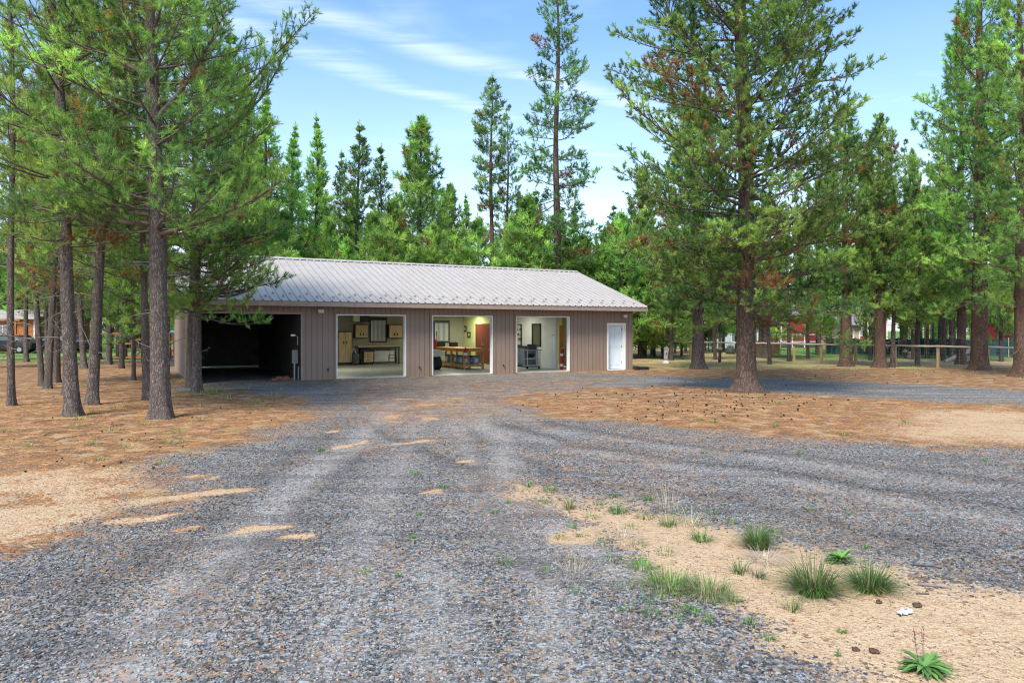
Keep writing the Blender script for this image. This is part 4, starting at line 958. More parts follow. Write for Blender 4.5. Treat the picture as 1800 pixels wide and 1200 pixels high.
# shade cloth fence
sc = NT('shade_cloth'); nz = sc.noise(2.5, 4, .6, sc.coords()); M['cloth'] = sc.done(sc.ramp(nz, [(.3, (.012, .045, .05)), (.7, (.03, .085, .095))]), .75)
pa, pb = at(1452, 600, 55)[:2], at(1880, 600, 47)[:2]; L = np.linalg.norm(pb - pa)
o = empty('shade_cloth_screen', 'dark teal shade cloth stretched along stakes behind the wire fence', 'screen', (*pa, 0), math.atan2(pb[1] - pa[1], pb[0] - pa[0]))
b = MB(); n = 90; vs = []
for i in range(n + 1):
    x = L * i / n; sag = .10 * abs(math.sin(i * math.pi / 10)); w_ = .05 * math.sin(i * 1.1) + .03 * math.sin(i * 2.7)
    vs += [(x, w_, .06), (x, w_ * 1.4 + .03, .6), (x, w_ * .6, 1.28 - sag)]
b.add(vs, [(3 * i + k, 3 * i + 3 + k, 3 * i + 4 + k, 3 * i + 1 + k) for i in range(n) for k in (0, 1)]); b.build('cloth', M['cloth'], o)
for i in range(0, n + 1, 10):
    b = MB(); x = L * i / n; b.tube([(x, -.06, -.1), (x, -.06, 1.35)], .03, 8); b.build('stake', M['post'], o)
# log heap
p = gp(1690, 637); o = empty('firewood_pile', 'heap of pale cut logs with a long one leaning on top, beyond the wire fence', 'log pile', (p[0], p[1], 0))
M['log'] = plain('bleached_log', (.40, .35, .29), .9, .3, 7); q_ = random.Random(4)
b = MB(); b.tube([(-.95, 0, .05), (.75, .1, .78)], [.10, .13], 10); b.build('log', M['log'], o)
for k in range(14):
    x, z = -.25 + .13 * k * .6, .09 + .13 * (k % 4) * (k / 14); b = MB(); b.tube([(x, -.35 + q_.uniform(-.1, .1), z), (x + .05, .45, z + .02)], q_.uniform(.07, .11), 9); b.build('log', M['log'], o)
p = gp(1598, 630); o = empty('white_boulder', 'small pile of pale stones by the trunk beyond the wire fence', 'stones', (p[0], p[1], 0))
b = MB(); q_ = random.Random(5)
for k in range(6):
    x, y, z, r = q_.uniform(-.3, .3), q_.uniform(-.2, .2), .1 + .13 * k, .2 - .02 * k; b.tube([(x, y, z - r * .6), (x, y, z - r * .3), (x + .03, y, z + r * .3), (x, y, z + r * .6)], [r * .6, r, r * .9, r * .4], 7)
b.build('stone', M['log'], o)
# houses
M['redwall'] = plain('barn_red_siding', (.26, .022, .025), .7, .15, 3); M['housewhite'] = plain('pale_house_siding', (.62, .66, .70), .7, .06, 3); M['shingle'] = plain('grey_shingle', (.22, .22, .22), .85, .2, 6)
M['pinkwall'] = plain('faded_rose_siding', (.52, .30, .26), .7, .1, 3)
def house(name, label, px0, px1, Y, dep, h, rh, wall, roofm, wins, door=None, rz=0):
    x0, x1 = (px0 - 900) / F * Y, (px1 - 900) / F * Y; w = x1 - x0
    o = empty(name, label, 'house', (x0, Y, 0), rz)
    b = MB(); b.box(0, w, 0, dep, 0, h); b.prism([(.0, h), (dep, h), (dep / 2, h + rh - .08)], .02, w - .02, 'x'); b.build('wall', wall, o)
    b = MB(); b.prism([(-.5, h - .1), (dep / 2, h + rh), (dep + .5, h - .1), (dep + .5, h + .02), (dep / 2, h + rh + .14), (-.5, h + .02)], -.4, w + .4, 'x'); b.build('roof', roofm, o)
    for wx, wz, ww, wh in wins:
        f = MB(); f.box(wx - .09, wx + ww + .09, -.05, -.003, wz - .09, wz); f.box(wx - .09, wx + ww + .09, -.05, -.003, wz + wh, wz + wh + .09); f.box(wx - .09, wx, -.05, -.003, wz + .001, wz + wh - .001); f.box(wx + ww, wx + ww + .09, -.05, -.003, wz + .001, wz + wh - .001)
        f.box(wx + ww / 2 - .025, wx + ww / 2 + .025, -.045, -.003, wz + .001, wz + wh - .001); fo = f.build('window', M['white'], o)
        bx('pane', M['glass'], fo, wx + .001, wx + ww - .001, -.02, -.004, wz + .002, wz + wh - .002)
    if door: bx('door', M['white'], o, door, door + .95, -.04, -.003, 0.05, 2.1); 
    b = MB(); b.box(.01, .13, -.04, -.002, 0, h); b.box(w - .13, w - .01, -.04, -.002, 0, h); b.build('corner_board', M['white'], o)
    return o
house('white_house', 'pale house with a row of dark windows beyond the fence left of the big pine', 1252, 1352, 72, 8, 2.7, 1.8, M['housewhite'], M['shingle'], [(2.0, .7, 1.1, 1.4), (3.4, .7, 1.1, 1.4), (4.8, .9, .8, 1.2)])
h_ = house('red_house', 'barn-red house with white trim and a long deck beyond the fence', 1372, 1560, 78, 9, 3.6, 2.2, M['redwall'], M['shingle'], [(4.9, 1.3, 1.0, 1.3), (8.5, 1.3, 1.0, 1.3)])
b = MB(); b.box(-3.6, 5.6, -2.4, -.05, .45, .58); b.build('deck', M['darkgrey'], h_)
b = MB(); b.box(-3.6, 5.6, -2.45, -2.40, 1.35, 1.43); b.box(-3.6, 5.6, -2.45, -2.40, .60, .66); b.build('deck_rail', M['white'], h_)
b = MB()
for k in range(8): b.box(-3.6 + 1.3 * k, -3.52 + 1.3 * k, -2.44, -2.39, 0, 1.349)
b.build('deck_post', M['white'], h_)
b = MB(); b.box(-3.6, 5.6, -2.38, -2.36, .05, .44); b.build('deck_skirt', M['darkgrey'], h_)
house('red_shed', 'dark red shed glimpsed at the right edge behind the teal cloth', 1800, 1880, 66, 6, 2.3, 1.4, M['redwall'], M['shingle'], [(1.2, 1.0, .9, .9)])
house('rose_cottage', 'faded rose cottage glimpsed between the pine trunks above the teal cloth', 1480, 1512, 70, 5, 2.4, 1.2, M['pinkwall'], M['shingle'], [(.5, 1.1, .6, .8)])
# left: log house, gate, truck
M['cedar'] = wood('cedar_logs', (.46, .17, .05), 'x', .7); M['cedarz'] = wood('cedar_posts', (.42, .16, .05), 'z', .7)
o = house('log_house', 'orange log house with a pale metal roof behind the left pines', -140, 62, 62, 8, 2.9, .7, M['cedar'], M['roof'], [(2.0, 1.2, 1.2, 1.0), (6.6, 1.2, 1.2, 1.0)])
b = MB(); 
for k in range(5): b.box(.2 + 2.3 * k, .36 + 2.3 * k, -1.8, -1.64, 0, 2.6)
b.build('porch_post', M['cedarz'], o); b = MB(); b.box(0, 9.9, -1.85, -.05, .5, .62); b.box(0, 9.9, -1.85, -1.8, 1.4, 1.5); b.box(0, 9.9, -1.85, -1.8, 2.62, 2.8); b.build('porch', M['cedar'], o)
def vehicle(name, label, cat, x, y, rz, L, W, H, prof, cab, mat, wr=.36, box=None):
    o = empty(name, label, cat, (x, y, 0), rz)
    b = MB(); b.prism(prof, -W / 2, W / 2); b.build('body', mat, o, bevel=.05)
    b = MB(); b.prism(cab, -W / 2 + .08, W / 2 - .08); c_ = b.build('cab', mat, o, bevel=.05)
    g = MB(); zc = [p for p in cab]; zs = [p[1] for p in cab]; z0, z1 = min(zs) + .08, max(zs) - .10; xs = sorted(p[0] for p in cab)
    g.prism([(xs[0] + .35, z0), (xs[-1] - .35, z0), (xs[-2] - .25, z1), (xs[1] + .25, z1)], -W / 2 + .07, W / 2 - .07); g.build('side_window', M['glass'], c_)
    lo, hi = [p for p in cab if p[1] == min(zs)], [p for p in cab if p[1] == max(zs)]
    bx('windscreen', M['glass'], c_, xs[0] + .02, xs[0] + .10, -W / 2 + .2, W / 2 - .2, z0, z1 - .05)
    for wx in (-L * .31, L * .31):
        for sy in (-1, 1):
            b = MB(); b.tube([(wx, sy * (W / 2 - .2), wr), (wx, sy * (W / 2 + .02), wr)], wr, 18); w_ = b.build('wheel', M['rubber'], o, bevel=.02); b = MB(); b.tube([(wx, sy * (W / 2 + .015), wr), (wx, sy * (W / 2 + .03), wr)], wr * .55, 14); b.build('rim', M['galv'], w_)
    for sy in (-1, 1): bx('headlight', M['inwhite'], o, -L / 2 - .01, -L / 2 + .04, sy * (W / 2 - .28) - .12, sy * (W / 2 - .28) + .12, .72, .86)
    bx('bumper', M['galv'], o, -L / 2 - .10, -L / 2 - .012, -W / 2 + .05, W / 2 - .05, .42, .62, bevel=.02)
    return o
M['carwhite'] = plain('white_car_paint', (.70, .73, .76), .25, .04, 2, spec=.6); M['cardark'] = plain('dark_car_paint', (.02, .024, .035), .22, .1, 2, spec=.6)
TP = [(-2.7, .45), (2.7, .45), (2.7, 1.05), (.75, 1.08), (-1.1, 1.08), (-2.65, .98)]; TC = [(-1.15, 1.07), (.75, 1.07), (.62, 1.85), (-.55, 1.85)]
p = at(303, 600, 47.5); vehicle('parked_truck', 'white pickup truck parked head-on behind the timber gate posts', 'truck', p[0] - .2, 50.0, R(78), 5.4, 1.95, 1.85, TP, TC, M['carwhite'])
CP = [(-2.2, .35), (2.2, .35), (2.25, .85), (1.9, .98), (-1.2, .95), (-2.15, .78)]; CC = [(-1.25, .94), (1.85, .97), (1.3, 1.45), (-.5, 1.45)]
vehicle('parked_car', 'dark car parked in front of the log house, nearer the left edge', 'car', at(12, 600, 57)[0], 57, R(8), 4.4, 1.8, 1.45, CP, CC, M['cardark'], .32)
vehicle('parked_car', 'dark car parked beside the log house behind the leaning trunks', 'car', at(52, 600, 58.5)[0] + 2.2, 58.8, R(-6), 4.4, 1.8, 1.45, CP, CC, M['cardark'], .32)
# timber gate left of the garage
def gw(px0, px1, Y, label, name, rails, h, brace=True, post=.10):
    x0, x1 = (px0 - 900) / F * Y, (px1 - 900) / F * Y; w = x1 - x0
    o = empty(name, label, 'gate', (x0, Y, 0))
    for xx in (0, w): bx('post', M['cedarz'], o, xx - post, xx + post, -post, post, -.1, h + .1)
    for z in rails: bx('rail', M['cedar'], o, post, w - post, -.05, .05, z - .05, z + .05)
    if brace: b = MB(); b.tube([(post, 0, rails[0] + .05), (w - post, 0, rails[1])], .045, 6); b.build('brace', M['cedarz'], o)
    b = MB(); k = .25
    while k < w - .1: b.box(k, k + .008, -.004, .004, .1, rails[-1] - .05); k += .25
    b.build('wire_mesh', M['wire'], o)
gw(193, 233, 45.2, 'orange timber framed fence panel with wire behind the left pines', 'timber_fence', [.12, 1.0, 1.65], 1.7, False, .06)
gw(235.5, 268, 45, 'orange timber gate with a diagonal brace left of the garage', 'timber_gate', [.12, 1.25, 1.8], 1.85)
gw(297, 309, 44.5, 'pair of thick cedar posts with rails hiding the white truck', 'timber_gateway', [.6, 1.0, 1.3], 1.55, False, .11)
# ------------------------------------------------------------------ the trees
LG = dict(tint=(1.12, 1.12, 1.12), barkm='bark_grey', nl=.105, nw=.0085, ndl=42, shoot=.17, fin=.14)
# left foreground group
t4 = pine('pine_tree', H=15.5, r0=.185, cb=3.9, Rm=2.7, nb=106, e0=-12, e1=40, curl=35, seed=4, bend=(-.35, .2), sway=.08, sden=6.8, sp=.11, ndead=14, dead=.05, brown=.02,
          prof=[(0, .75), (.15, 1), (.5, .9), (1, .1)], extra=[(4.4, 168, 3.2, 28), (3.9, 12, 2.9, 12), (5.0, 200, 2.6, 5), (7.2, 172, 3.3, 25), (6.3, -8, 2.8, 30), (4.1, 178, 3.0, 4), (4.3, 150, 2.4, -2), (3.9, -25, 2.4, -4), (4.0, -70, 2.2, -4), (4.6, -120, 2.4, 0)], **LG)
place(t4, 283, 735, rz=0, label='stout grey-barked pine nearest the camera left of the gravel, with a big pale sweeping branch', lean=(-.012, 0))
t2 = pine('pine_tree', H=15, r0=.135, cb=3.7, Rm=2.2, nb=96, e0=-10, e1=40, curl=30, seed=5, bend=(-.45, .1), sway=.12, sden=6.2, sp=.115, ndead=16, dead=.07, **LG)
place(t2, 128, 731, rz=0, label='grey pine leaning left, second large trunk from the left in the near group', lean=(-.03, 0))
t3 = pine('pine_tree', H=14, r0=.12, cb=3.3, Rm=2.1, nb=96, e0=-15, e1=40, curl=35, seed=6, bend=(.5, 0), sway=.15, sden=6.2, sp=.115, ndead=16, dead=.06, **LG)
place(t3, 162, 711, rz=0, label='grey pine leaning right, standing just right of the left-leaning grey pine', lean=(.04, 0))
t1 = pine('pine_tree', H=14, r0=.07, cb=4.5, Rm=1.2, nb=42, e0=0, e1=40, curl=30, seed=7, bend=(-.1, 0), sway=.10, sden=6, ndead=22, dead=.15, taper=.6, **LG)
place(t1, 20, 713, rz=0, label='thin pale bare-stemmed pine at the left edge', lean=(-.0, 0))
t6 = pine('pine_tree', H=13.5, r0=.128, cb=2.3, Rm=2.75, nb=112, e0=-22, e1=38, curl=38, seed=8, bend=(.15, 0), sway=.1, sden=6.8, sp=.11, ndead=3, dead=.03, brown=.04, pal=(.35, 1.1), prof=[(0, .8), (.12, 1), (.5, .9), (1, .12)],
          extra=[(7.2, 6, 4.7, 26), (8.4, -6, 4.6, 24), (2.9, -10, 2.6, -14), (6.0, 2, 3.1, 20), (3.3, -30, 2.7, -12), (4.4, -15, 2.9, -3), (2.7, -45, 2.5, -10), (3.0, 20, 2.6, -8), (3.8, -5, 2.9, -6), (3.6, -60, 2.6, -5), (4.9, -28, 2.8, 4), (5.4, 15, 2.8, 8), (2.5, -75, 2.2, -8)], **LG)
place(t6, 346, 690, rz=0, label='low-branched bright pine whose boughs hang over the left end of the garage roof', lean=(-.01, 0))
place(t3, 333, 681, rz=2.1, H=12, label='slimmer pine stem touching the low-branched pine before the carport', lean=(.02, 0))
place(t2, 258, 703, rz=1.2, H=13, sx=.8, label='slim dark pine half hidden behind the stout grey-barked pine', lean=(-.01, 0))
place(t2, 118, 694, rz=2.4, H=13.5, sx=.9, label='grey pine hidden behind the left-leaning grey pine', lean=(-.0, 0))
place(t3, 74, 678, rz=3.4, H=12.5, sx=.8, label='dark pine leaning left, leftmost of the tight dark clump', lean=(-.06, 0), group='dark pines of the tight left clump')
place(t2, 84, 683, rz=4.4, H=12.5, sx=.85, label='dark pine leaning right, front one of the tight dark clump', lean=(.04, 0), group='dark pines of the tight left clump')
place(t3, 99, 672, rz=5.4, H=13.5, sx=.95, label='dark pine with a broken branch scar, rear one of the tight dark clump', lean=(.0, 0), group='dark pines of the tight left clump')
place(t2, 148, 648, rz=.4, H=14, label='very dark far pine leaning left behind the near grey trunks', lean=(-.05, 0))
place(t3, 46, 636, rz=.9, H=14, label='grey pine standing by the dark cars at the far left', lean=(-.02, 0))
place(t6, 235, 668, rz=2.5, H=9, sx=.8, label='bushy mid-distance pine filling the gap behind the stout grey-barked pine')

# the lone pine on the island
r1 = pine('pine_tree', H=21.5, r0=.275, cb=2.35, Rm=4.6, sparse=.04, nb=205, e0=-15, e1=58, curl=28, seed=21, bend=(-.25, 0), sway=.12, sden=7.4, slen=.30, sp=.105, ndl=38, nl=.105, nw=.0145, shoot=.15, fin=.12, limbr=.8, ndead=8, dead=.03, brown=.035,
          pal=(.15, .9), barkm='bark_brown', flare=1.5, taper=.75, tiltup=.3, prof=[(0, .72), (.12, .92), (.3, .98), (.72, .95), (.88, .7), (1, .25)], tint=(1.08, 1.05, 1.08),
          extra=[(5.4, 175, 3.4, 20), (6.6, 185, 4.6, 24), (4.4, -8, 3.6, 2), (5.0, 170, 3.2, -4), (7.5, 8, 4.3, 25), (9.0, 178, 4.7, 38), (10.2, 5, 4.3, 32), (4.0, -20, 3.5, 0), (3.7, 200, 3.3, -8), (3.2, 165, 3.0, -8), (3.4, 215, 3.2, -6), (3.3, -35, 3.0, -6), (4.2, 240, 3.2, -2), (5.6, 215, 3.6, 8), (4.8, -40, 3.4, 2)])
place(r1, 1312, 688, rz=0, label='tall lone pine with a flared brown trunk on the orange needle island')
PD = dict(tint=(1.12, 1.12, 1.15), barkm='bark_red', nl=.18, nw=.018, ndl=34, shoot=.2, ndead=10, fin=.14)
r5 = pine('pine_tree', H=21, r0=.34, cb=3.2, Rm=3.3, nb=112, e0=-12, e1=45, curl=40, seed=31, sden=5.2, sp=.16, brown=.03, pal=(.25, 1.05), flare=.9, taper=.8, prof=[(0, .8), (.2, 1), (.5, .92), (1, .15)], **PD)
place(r5, 1722, 650, rz=.3, label='tall thick-trunked pine standing before the log heap on the right')
r2 = pine('pine_tree', H=13.2, r0=.29, cb=2.6, Rm=3.3, nb=112, e0=-20, e1=50, curl=38, seed=32, sden=5.4, sp=.16, brown=.02, pal=(.1, .75), flare=.8, prof=[(0, .85), (.15, 1), (.45, .85), (1, .06)], **{**PD, 'barkm': 'bark_dark'})
place(r2, 1227, 648, rz=.5, label='dense dark pine with a thick trunk between the garage corner and the lone pine')
r3 = pine('pine_tree', H=14, r0=.30, cb=3.4, Rm=3.0, nb=96, e0=-15, e1=48, curl=40, seed=33, sden=5.2, sp=.16, brown=.02, pal=(.2, 1), flare=.8, prof=[(0, .7), (.2, 1), (.5, .9), (1, .08)], **PD)
place(r3, 1487, 644, rz=.8, label='bushy pine with a pale-sided trunk, first of the row right of the lone pine', h=188)
place(r3, 1547, 646, rz=3.0, label='pine with a bright red-brown trunk, second of the row right of the lone pine', H=12.4, sx=.95)
place(r5, 1797, 662, rz=2.2, label='red-barked pine cut by the right edge of the view', H=17.5, sx=.95)
place(r5, 1690, 640, rz=3.9, label='slim pine rising directly behind the thick-trunked pine on the right', H=19, sx=.72)
SL_ = pine('pine_tree', H=9, r0=.11, cb=2.6, Rm=1.7, nb=64, e0=-15, e1=40, curl=40, seed=41, sden=6, sp=.16, ndl=20, nl=.17, nw=.021, shoot=.16, ndead=12, brown=.03, barkm='bark_dark', flare=.5)
place(SL_, 1569, 646, H=8.5, label='thin dark-stemmed pine touching the fence right of the red-brown trunk', lean=(.01, 0))
place(SL_, 1613, 643, H=7.5, sx=1.3, label='small dark pine with low drooping boughs in the middle of the right fence')
place(SL_, 1353, 640, H=7.5, label='slim young pine leaning left just right of the lone pine', lean=(-.05, 0))
place(SL_, 1387, 634.5, H=8.5, label='slim young pine with grey bark right of the wooden crates', lean=(-.02, 0))
place(SL_, 1337, 629, H=10, sx=1.3, label='dark double-looking pine behind the slim young pine')
place(SL_, 1347, 629.5, H=10.5, sx=1.5, rz=2, label='thick dark pine right behind the lone pine trunk')
place(SL_, 1659, 634, H=9, label='slim far pine left of the log heap')
place(SL_, 1672, 630, H=10, label='slim reddish pine beyond the fence above the log heap')
place(SL_, 1145, 624, H=5.2, sx=1.2, label='young pine just right of the pipe gate beyond the garage corner')
place(SL_, 1257, 632, H=8, label='slender pine behind the short capped post')

# behind the garage: shapes against the sky
fd_ = dict(barkm='bark_dark', ndead=0, shoot=.30, sp=.19, ndl=19, flare=.3, fin=.12)
f1 = pine('pine_tree', H=15, r0=.17, cb=1.6, Rm=2.6, nb=110, e0=5, e1=55, curl=25, seed=51, sden=5.2, nl=.19, nw=.03, pal=(.4, 1.1), brown=.008, prof=[(0, 1), (.3, .78), (.7, .33), (.9, .12), (1, .02)], tiltup=.7, tint=(1.12, 1.15, 1.15), **fd_)
f2 = pine('pine_tree', H=15, r0=.14, cb=3.0, Rm=1.8, nb=76, e0=0, e1=50, curl=30, seed=52, sden=4.4, nl=.21, nw=.03, pal=(0, .6), brown=.008, prof=[(0, .8), (.3, 1), (.75, .5), (1, .07)], tint=(1.12, 1.15, 1.15), **fd_)
f3 = pine('pine_tree', H=15, r0=.26, cb=1.6, Rm=3.6, nb=92, e0=0, e1=55, curl=45, seed=53, sden=3.9, nl=.30, nw=.04, pal=(.2, 1), brown=.008, prof=[(0, .95), (.3, 1), (.62, .62), (.85, .42), (1, .1)], tint=(1.12, 1.15, 1.15), **fd_)
f4 = pine('pine_tree', H=20, r0=.22, cb=10.5, Rm=1.5, nb=64, e0=-20, e1=40, curl=20, seed=54, sden=6, nl=.2, nw=.03, pal=(0, .7), brown=.008, prof=[(0, .7), (.3, 1), (.7, .75), (1, .1)], tint=(1.15,1.15,1.2), **{**fd_, 'barkm': 'bark_red', 'ndead': 10})
f5 = pine('pine_tree', H=24, r0=.27, cb=6.5, Rm=2.9, nb=78, e0=-25, e1=30, curl=22, seed=55, sden=5.6, slen=.32, nl=.2, nw=.03, pal=(0, .5), brown=.008, prof=[(0, .8), (.25, 1), (.6, .62), (1, .15)], tint=(1.1, 1.1, 1.25), **{**fd_, 'barkm': 'bark_brown', 'ndead': 16})
f6 = pine('pine_tree', H=8, r0=.10, cb=.5, Rm=2.3, nb=80, e0=10, e1=55, curl=30, seed=56, sden=4.2, nl=.22, nw=.03, pal=(.3, 1.05), brown=.008, prof=[(0, .8), (.2, 1), (.6, .6), (1, .05)], tiltup=.7, tint=(1.12, 1.15, 1.15), **fd_)
GB = 'pines rising behind the garage roof'
for pr, x, Y, h, sx, lb in ((f1, 515, 46, 222, 1.25, 'dense bright spire-shaped pine, left one of the twin spires behind the garage'), (f1, 556, 48, 208, 1.15, 'dense bright spire-shaped pine, right one of the twin spires behind the garage'),
        (f2, 599, 55, 268, .8, 'spindly thin pine right of the twin bright spires'), (f2, 629, 52, 219, 1.25, 'dark narrow pine with a pointed top, tallest between the spires and the broad pine'),
        (f2, 671, 56, 260, 1.15, 'dark narrow pine just left of the broad irregular pine'), (f3, 739, 46, 214, 1.05, 'broad irregular bright green pine behind the middle of the roof'),
        (f3, 790, 58, 330, 1.0, 'rounded green pine at the right foot of the broad irregular pine'), (f1, 818, 56, 345, 1.2, 'dark green pine left of the bare red trunk'),
        (f4, 864, 47, 134, 1.0, 'tall pine with a long bare red trunk and narrow crown'), (f5, 892, 52, 190, .8, 'tall drooping pine right beside the bare red trunk'), (f2, 938, 56, 335, 1.3, 'thin dark pine between the two tallest pines'),
        (f5, 979, 46, -75, 1.0, 'tallest sparse pine with a straight brown trunk behind the right half of the roof'), (f1, 1008, 55, 358, 1.2, 'small cone-shaped pine right of the tallest sparse pine'),
        (f2, 1078, 60, 362, 1.2, 'narrow dark pine above the right end of the roof'), (f1, 1050, 66, 410, 1.2, 'low green pine in the gap above the right roof end'), (f3, 1130, 50, 300, 1.0, 'dark shaggy pine behind the right corner of the garage')):
    place(pr, x, Y=Y, h=h, sx=sx, label=lb)
for x, Y, h, k in ((500, 42, 370, 1), (540, 44, 400, 1), (580, 45, 385, 1), (612, 44, 420, 1.1), (655, 46, 372, 1), (690, 42, 352, 1.1), (715, 42, 415, 1), (765, 43, 395, 1.1), (800, 45, 405, 1), (838, 44, 385, 1.2), (905, 46, 380, 1.1), (925, 45, 345, 1.1), (955, 46, 400, 1.3), (1000, 48, 425, 1.2), (1030, 47, 415, 1.3), (1065, 48, 400, 1.2), (1095, 46, 375, 1.1), (1125, 47, 380, 1.1)):
    place(f6, x, Y=Y, h=h, sx=k, group='young pines close behind the garage', label='young bright green pine crowded behind the garage roof')
for x, Y, h in ((455, 40, 250), (430, 38, 120), (470, 44, 160), (400, 40, 60), (560, 60, 300)):
    place(f1 if x % 20 else f2, x, Y=Y, h=h, sx=1.2, group='tall pines at the left end of the garage roof', label='tall green pine partly hidden by the near left boughs above the roof')
# mid-distance and far woods
q_ = random.Random(12)
GL, GR_, GF = 'pines of the wood left of the garage', 'pines of the wood beyond the right fence', 'pines of the far wood'
def clear(x, Y):
    s = (x - BX) * CT + (Y - BY) * ST; t = -(x - BX) * ST + (Y - BY) * CT
    return not (SL - 2 < s < SR + 2 and -2 < t < D + 2.5)
def wood_fill(n, px0, px1, Y0, Y1, protos, hs, group, label):
    k = 0; tries = 0
    while k < n and tries < n * 6:
        tries += 1; px = q_.uniform(px0, px1); Y = q_.uniform(Y0 ** .5, Y1 ** .5) ** 2; x = (px - 900) / F * Y
        if not clear(x, Y): continue
        place(q_.choice(protos), px, Y=Y, H=q_.uniform(*hs), sx=q_.uniform(.8, 1.2), rz=q_.uniform(0, 6.28), group=group, label=label, lean=(q_.gauss(0, .015), q_.gauss(0, .015))); k += 1
wood_fill(24, -60, 345, 33, 75, [f2, f2, f5, SL_, f2, t3], (9, 16), GL, 'pine among the crowded trunks left of the garage')
wood_fill(24, -60, 345, 65, 84, [f6, f6, f1, f3], (6, 10), 'young pines under the trees left of the garage', 'young pine in the undergrowth left of the garage')
wood_fill(60, -150, 1000, 64, 130, [f1, f2, f3, f5, f1], (10, 17), GF, 'pine in the far wood behind the garage')
wood_fill(18, 1120, 1440, 52, 72, [f2, SL_, f1], (7, 12), GR_, 'slim pine between the right fence and the houses')
wood_fill(16, 1440, 1860, 46, 64, [f2, SL_, f5, f2], (8, 14), GR_, 'slim pine between the right fence and the houses')
wood_fill(55, 1000, 1980, 82, 140, [f1, f2, f3, f3, f1], (9, 15), GF + ' on the right', 'pine in the far wood behind the houses on the right')
wood_fill(10, 1130, 1860, 84, 100, [f6], (4, 6), 'young pines beyond the right fence', 'young bright green pine beyond the right fence')
for x, Y, h in ((1180, 44, 330), (1150, 50, 400), (1440, 52, 300), (1420, 46, 350), (1590, 50, 250), (1630, 48, 330), (1520, 56, 260), (1660, 56, 180), (1760, 52, 100)):
    place(f5 if x > 1300 else f1, x, Y=Y, h=h, sx=.9 if x > 1300 else 1, group='full-crowned pines behind the row on the right', label='full-crowned pine standing behind the right-hand row of trunks')

for x, Y, h in ((1128, 47, 470), (1165, 47, 455), (1198, 50, 480), (1245, 62, 540)):
    place(f6, x, Y=Y, h=h, group='saplings beyond the garage corner', label='bright green sapling between the garage corner and the dense dark pine')
for x, Y, h in ((1530, 44, 540), (1605, 45, 520), (1760, 42, 530), (1460, 60, 545)):
    place(f3, x, Y=Y, h=h - 250, sx=.5, group='leafy young pines along the right fence', label='leafy young pine hanging over the fence line')
# ------------------------------------------------------------------ plants, cones and scraps on the ground
def blades(n, h, spread, w, seed, cols, droop=.5, segs=3, lean=(0, 0)):
    q = np.random.default_rng(seed); a = q.uniform(0, 6.28, n); r0 = spread * .35 * q.uniform(0, 1, n) ** .5
    tilt = q.uniform(.05, 1.0, n) ** .8 * droop * 1.3; L = h * q.uniform(.55, 1.15, n)
    d = np.stack([np.cos(a), np.sin(a)], -1); side = np.stack([-np.sin(a), np.cos(a), a * 0], -1)
    V = []; u = np.linspace(0, 1, segs + 1)
    for t in u:
        th_ = tilt * (.5 + t); x = r0 + L * t * np.sin(np.minimum(th_, 1.4)); z = L * t * np.cos(np.minimum(th_, 1.4))
        c = np.stack([d[:, 0] * x + lean[0] * t * L, d[:, 1] * x + lean[1] * t * L, z - .01 * (t == 0)], -1); ww = w * (1 - t * .93) / 2
        V += [c - side * ww, c + side * ww]
    V = np.stack(V, 1); k = 2 * (segs + 1); f = np.array([[2 * i, 2 * i + 1, 2 * i + 3, 2 * i + 2] for i in range(segs)])
    fc = (f[None] + (np.arange(n) * k)[:, None, None]).reshape(-1, 4)
    c = np.array(cols)[q.integers(0, len(cols), n)] * q.uniform(.7, 1.3, (n, 1))
    return V.reshape(-1, 3), fc, np.repeat(c, segs, 0)
G1 = [(.045, .15, .035), (.08, .22, .05), (.12, .27, .06), (.10, .17, .05), (.30, .26, .12), (.22, .24, .09)]
G2 = [(.14, .30, .05), (.20, .36, .07), (.10, .24, .04)]
ST_ = [(.55, .48, .32), (.42, .34, .20), (.62, .57, .42)]
BR = [(.16, .07, .04), (.25, .13, .08)]
def tuft(name, label, cat, px, py, parts, group=None):
    p = gp(px, py); z = float(gz(p[0], p[1])); o = empty(name, label, cat, (p[0], p[1], z), random.uniform(0, 6), group)
    for nm, args in parts:
        V, fc, c = blades(**args); link(nm, np_mesh(nm, V, fc, 4, M['blade'], c), o)
    note_kids(o); return o
def gt(px, py, hpx, wpx, label, seed, n=120, cols=G1, stem=None, name='grass_clump', cat='grass clump', droop=.6, w=.006, group=None):
    Y = gp(px, py)[1]; h = hpx * 1.0 / F * Y; s = wpx * 1.1 / F * Y
    parts = [('blade', dict(n=n, h=h, spread=s, w=w, seed=seed, cols=cols, droop=droop))]
    if stem: parts.append(('dry_stem', dict(n=stem, h=h * 1.15, spread=s * .8, w=.004, seed=seed + 99, cols=BR + ST_[:2], droop=.35)))
    return tuft(name, label, cat, px, py, parts, group)
gt(1331, 968, 46, 42, 'upright dark green grass clump on the sand at the gravel edge', 1, 420, stem=15, droop=.7, w=.008)
gt(1430, 1044, 70, 72, 'largest grass clump, shaggy with brown stems, at the middle of the sand', 2, 480, stem=60, droop=.8, w=.008)
gt(1530, 1040, 55, 70, 'wide shaggy grass clump right of the largest one on the sand', 3, 400, stem=30, droop=.85, w=.008)
gt(1393, 1073, 30, 35, 'small green grass clump in front of the largest one', 4, 50)
gt(1233, 953, 24, 45, 'flat bright green grass clump left of the upright one', 5, 120, G1[:3] + G2[:1], droop=.9)
gt(1085, 897, 20, 42, 'small dense dark green tuft on the narrow end of the sand strip', 6, 110, G1[:3], droop=.9)
gt(1000, 890, 26, 26, 'brownish green tuft at the tip of the sand strip', 7, 70, G1[2:] + ST_[:1], stem=20)
gt(1052, 884, 12, 22, 'short olive tuft between the two tufts at the tip of the sand strip', 8, 40, G1)
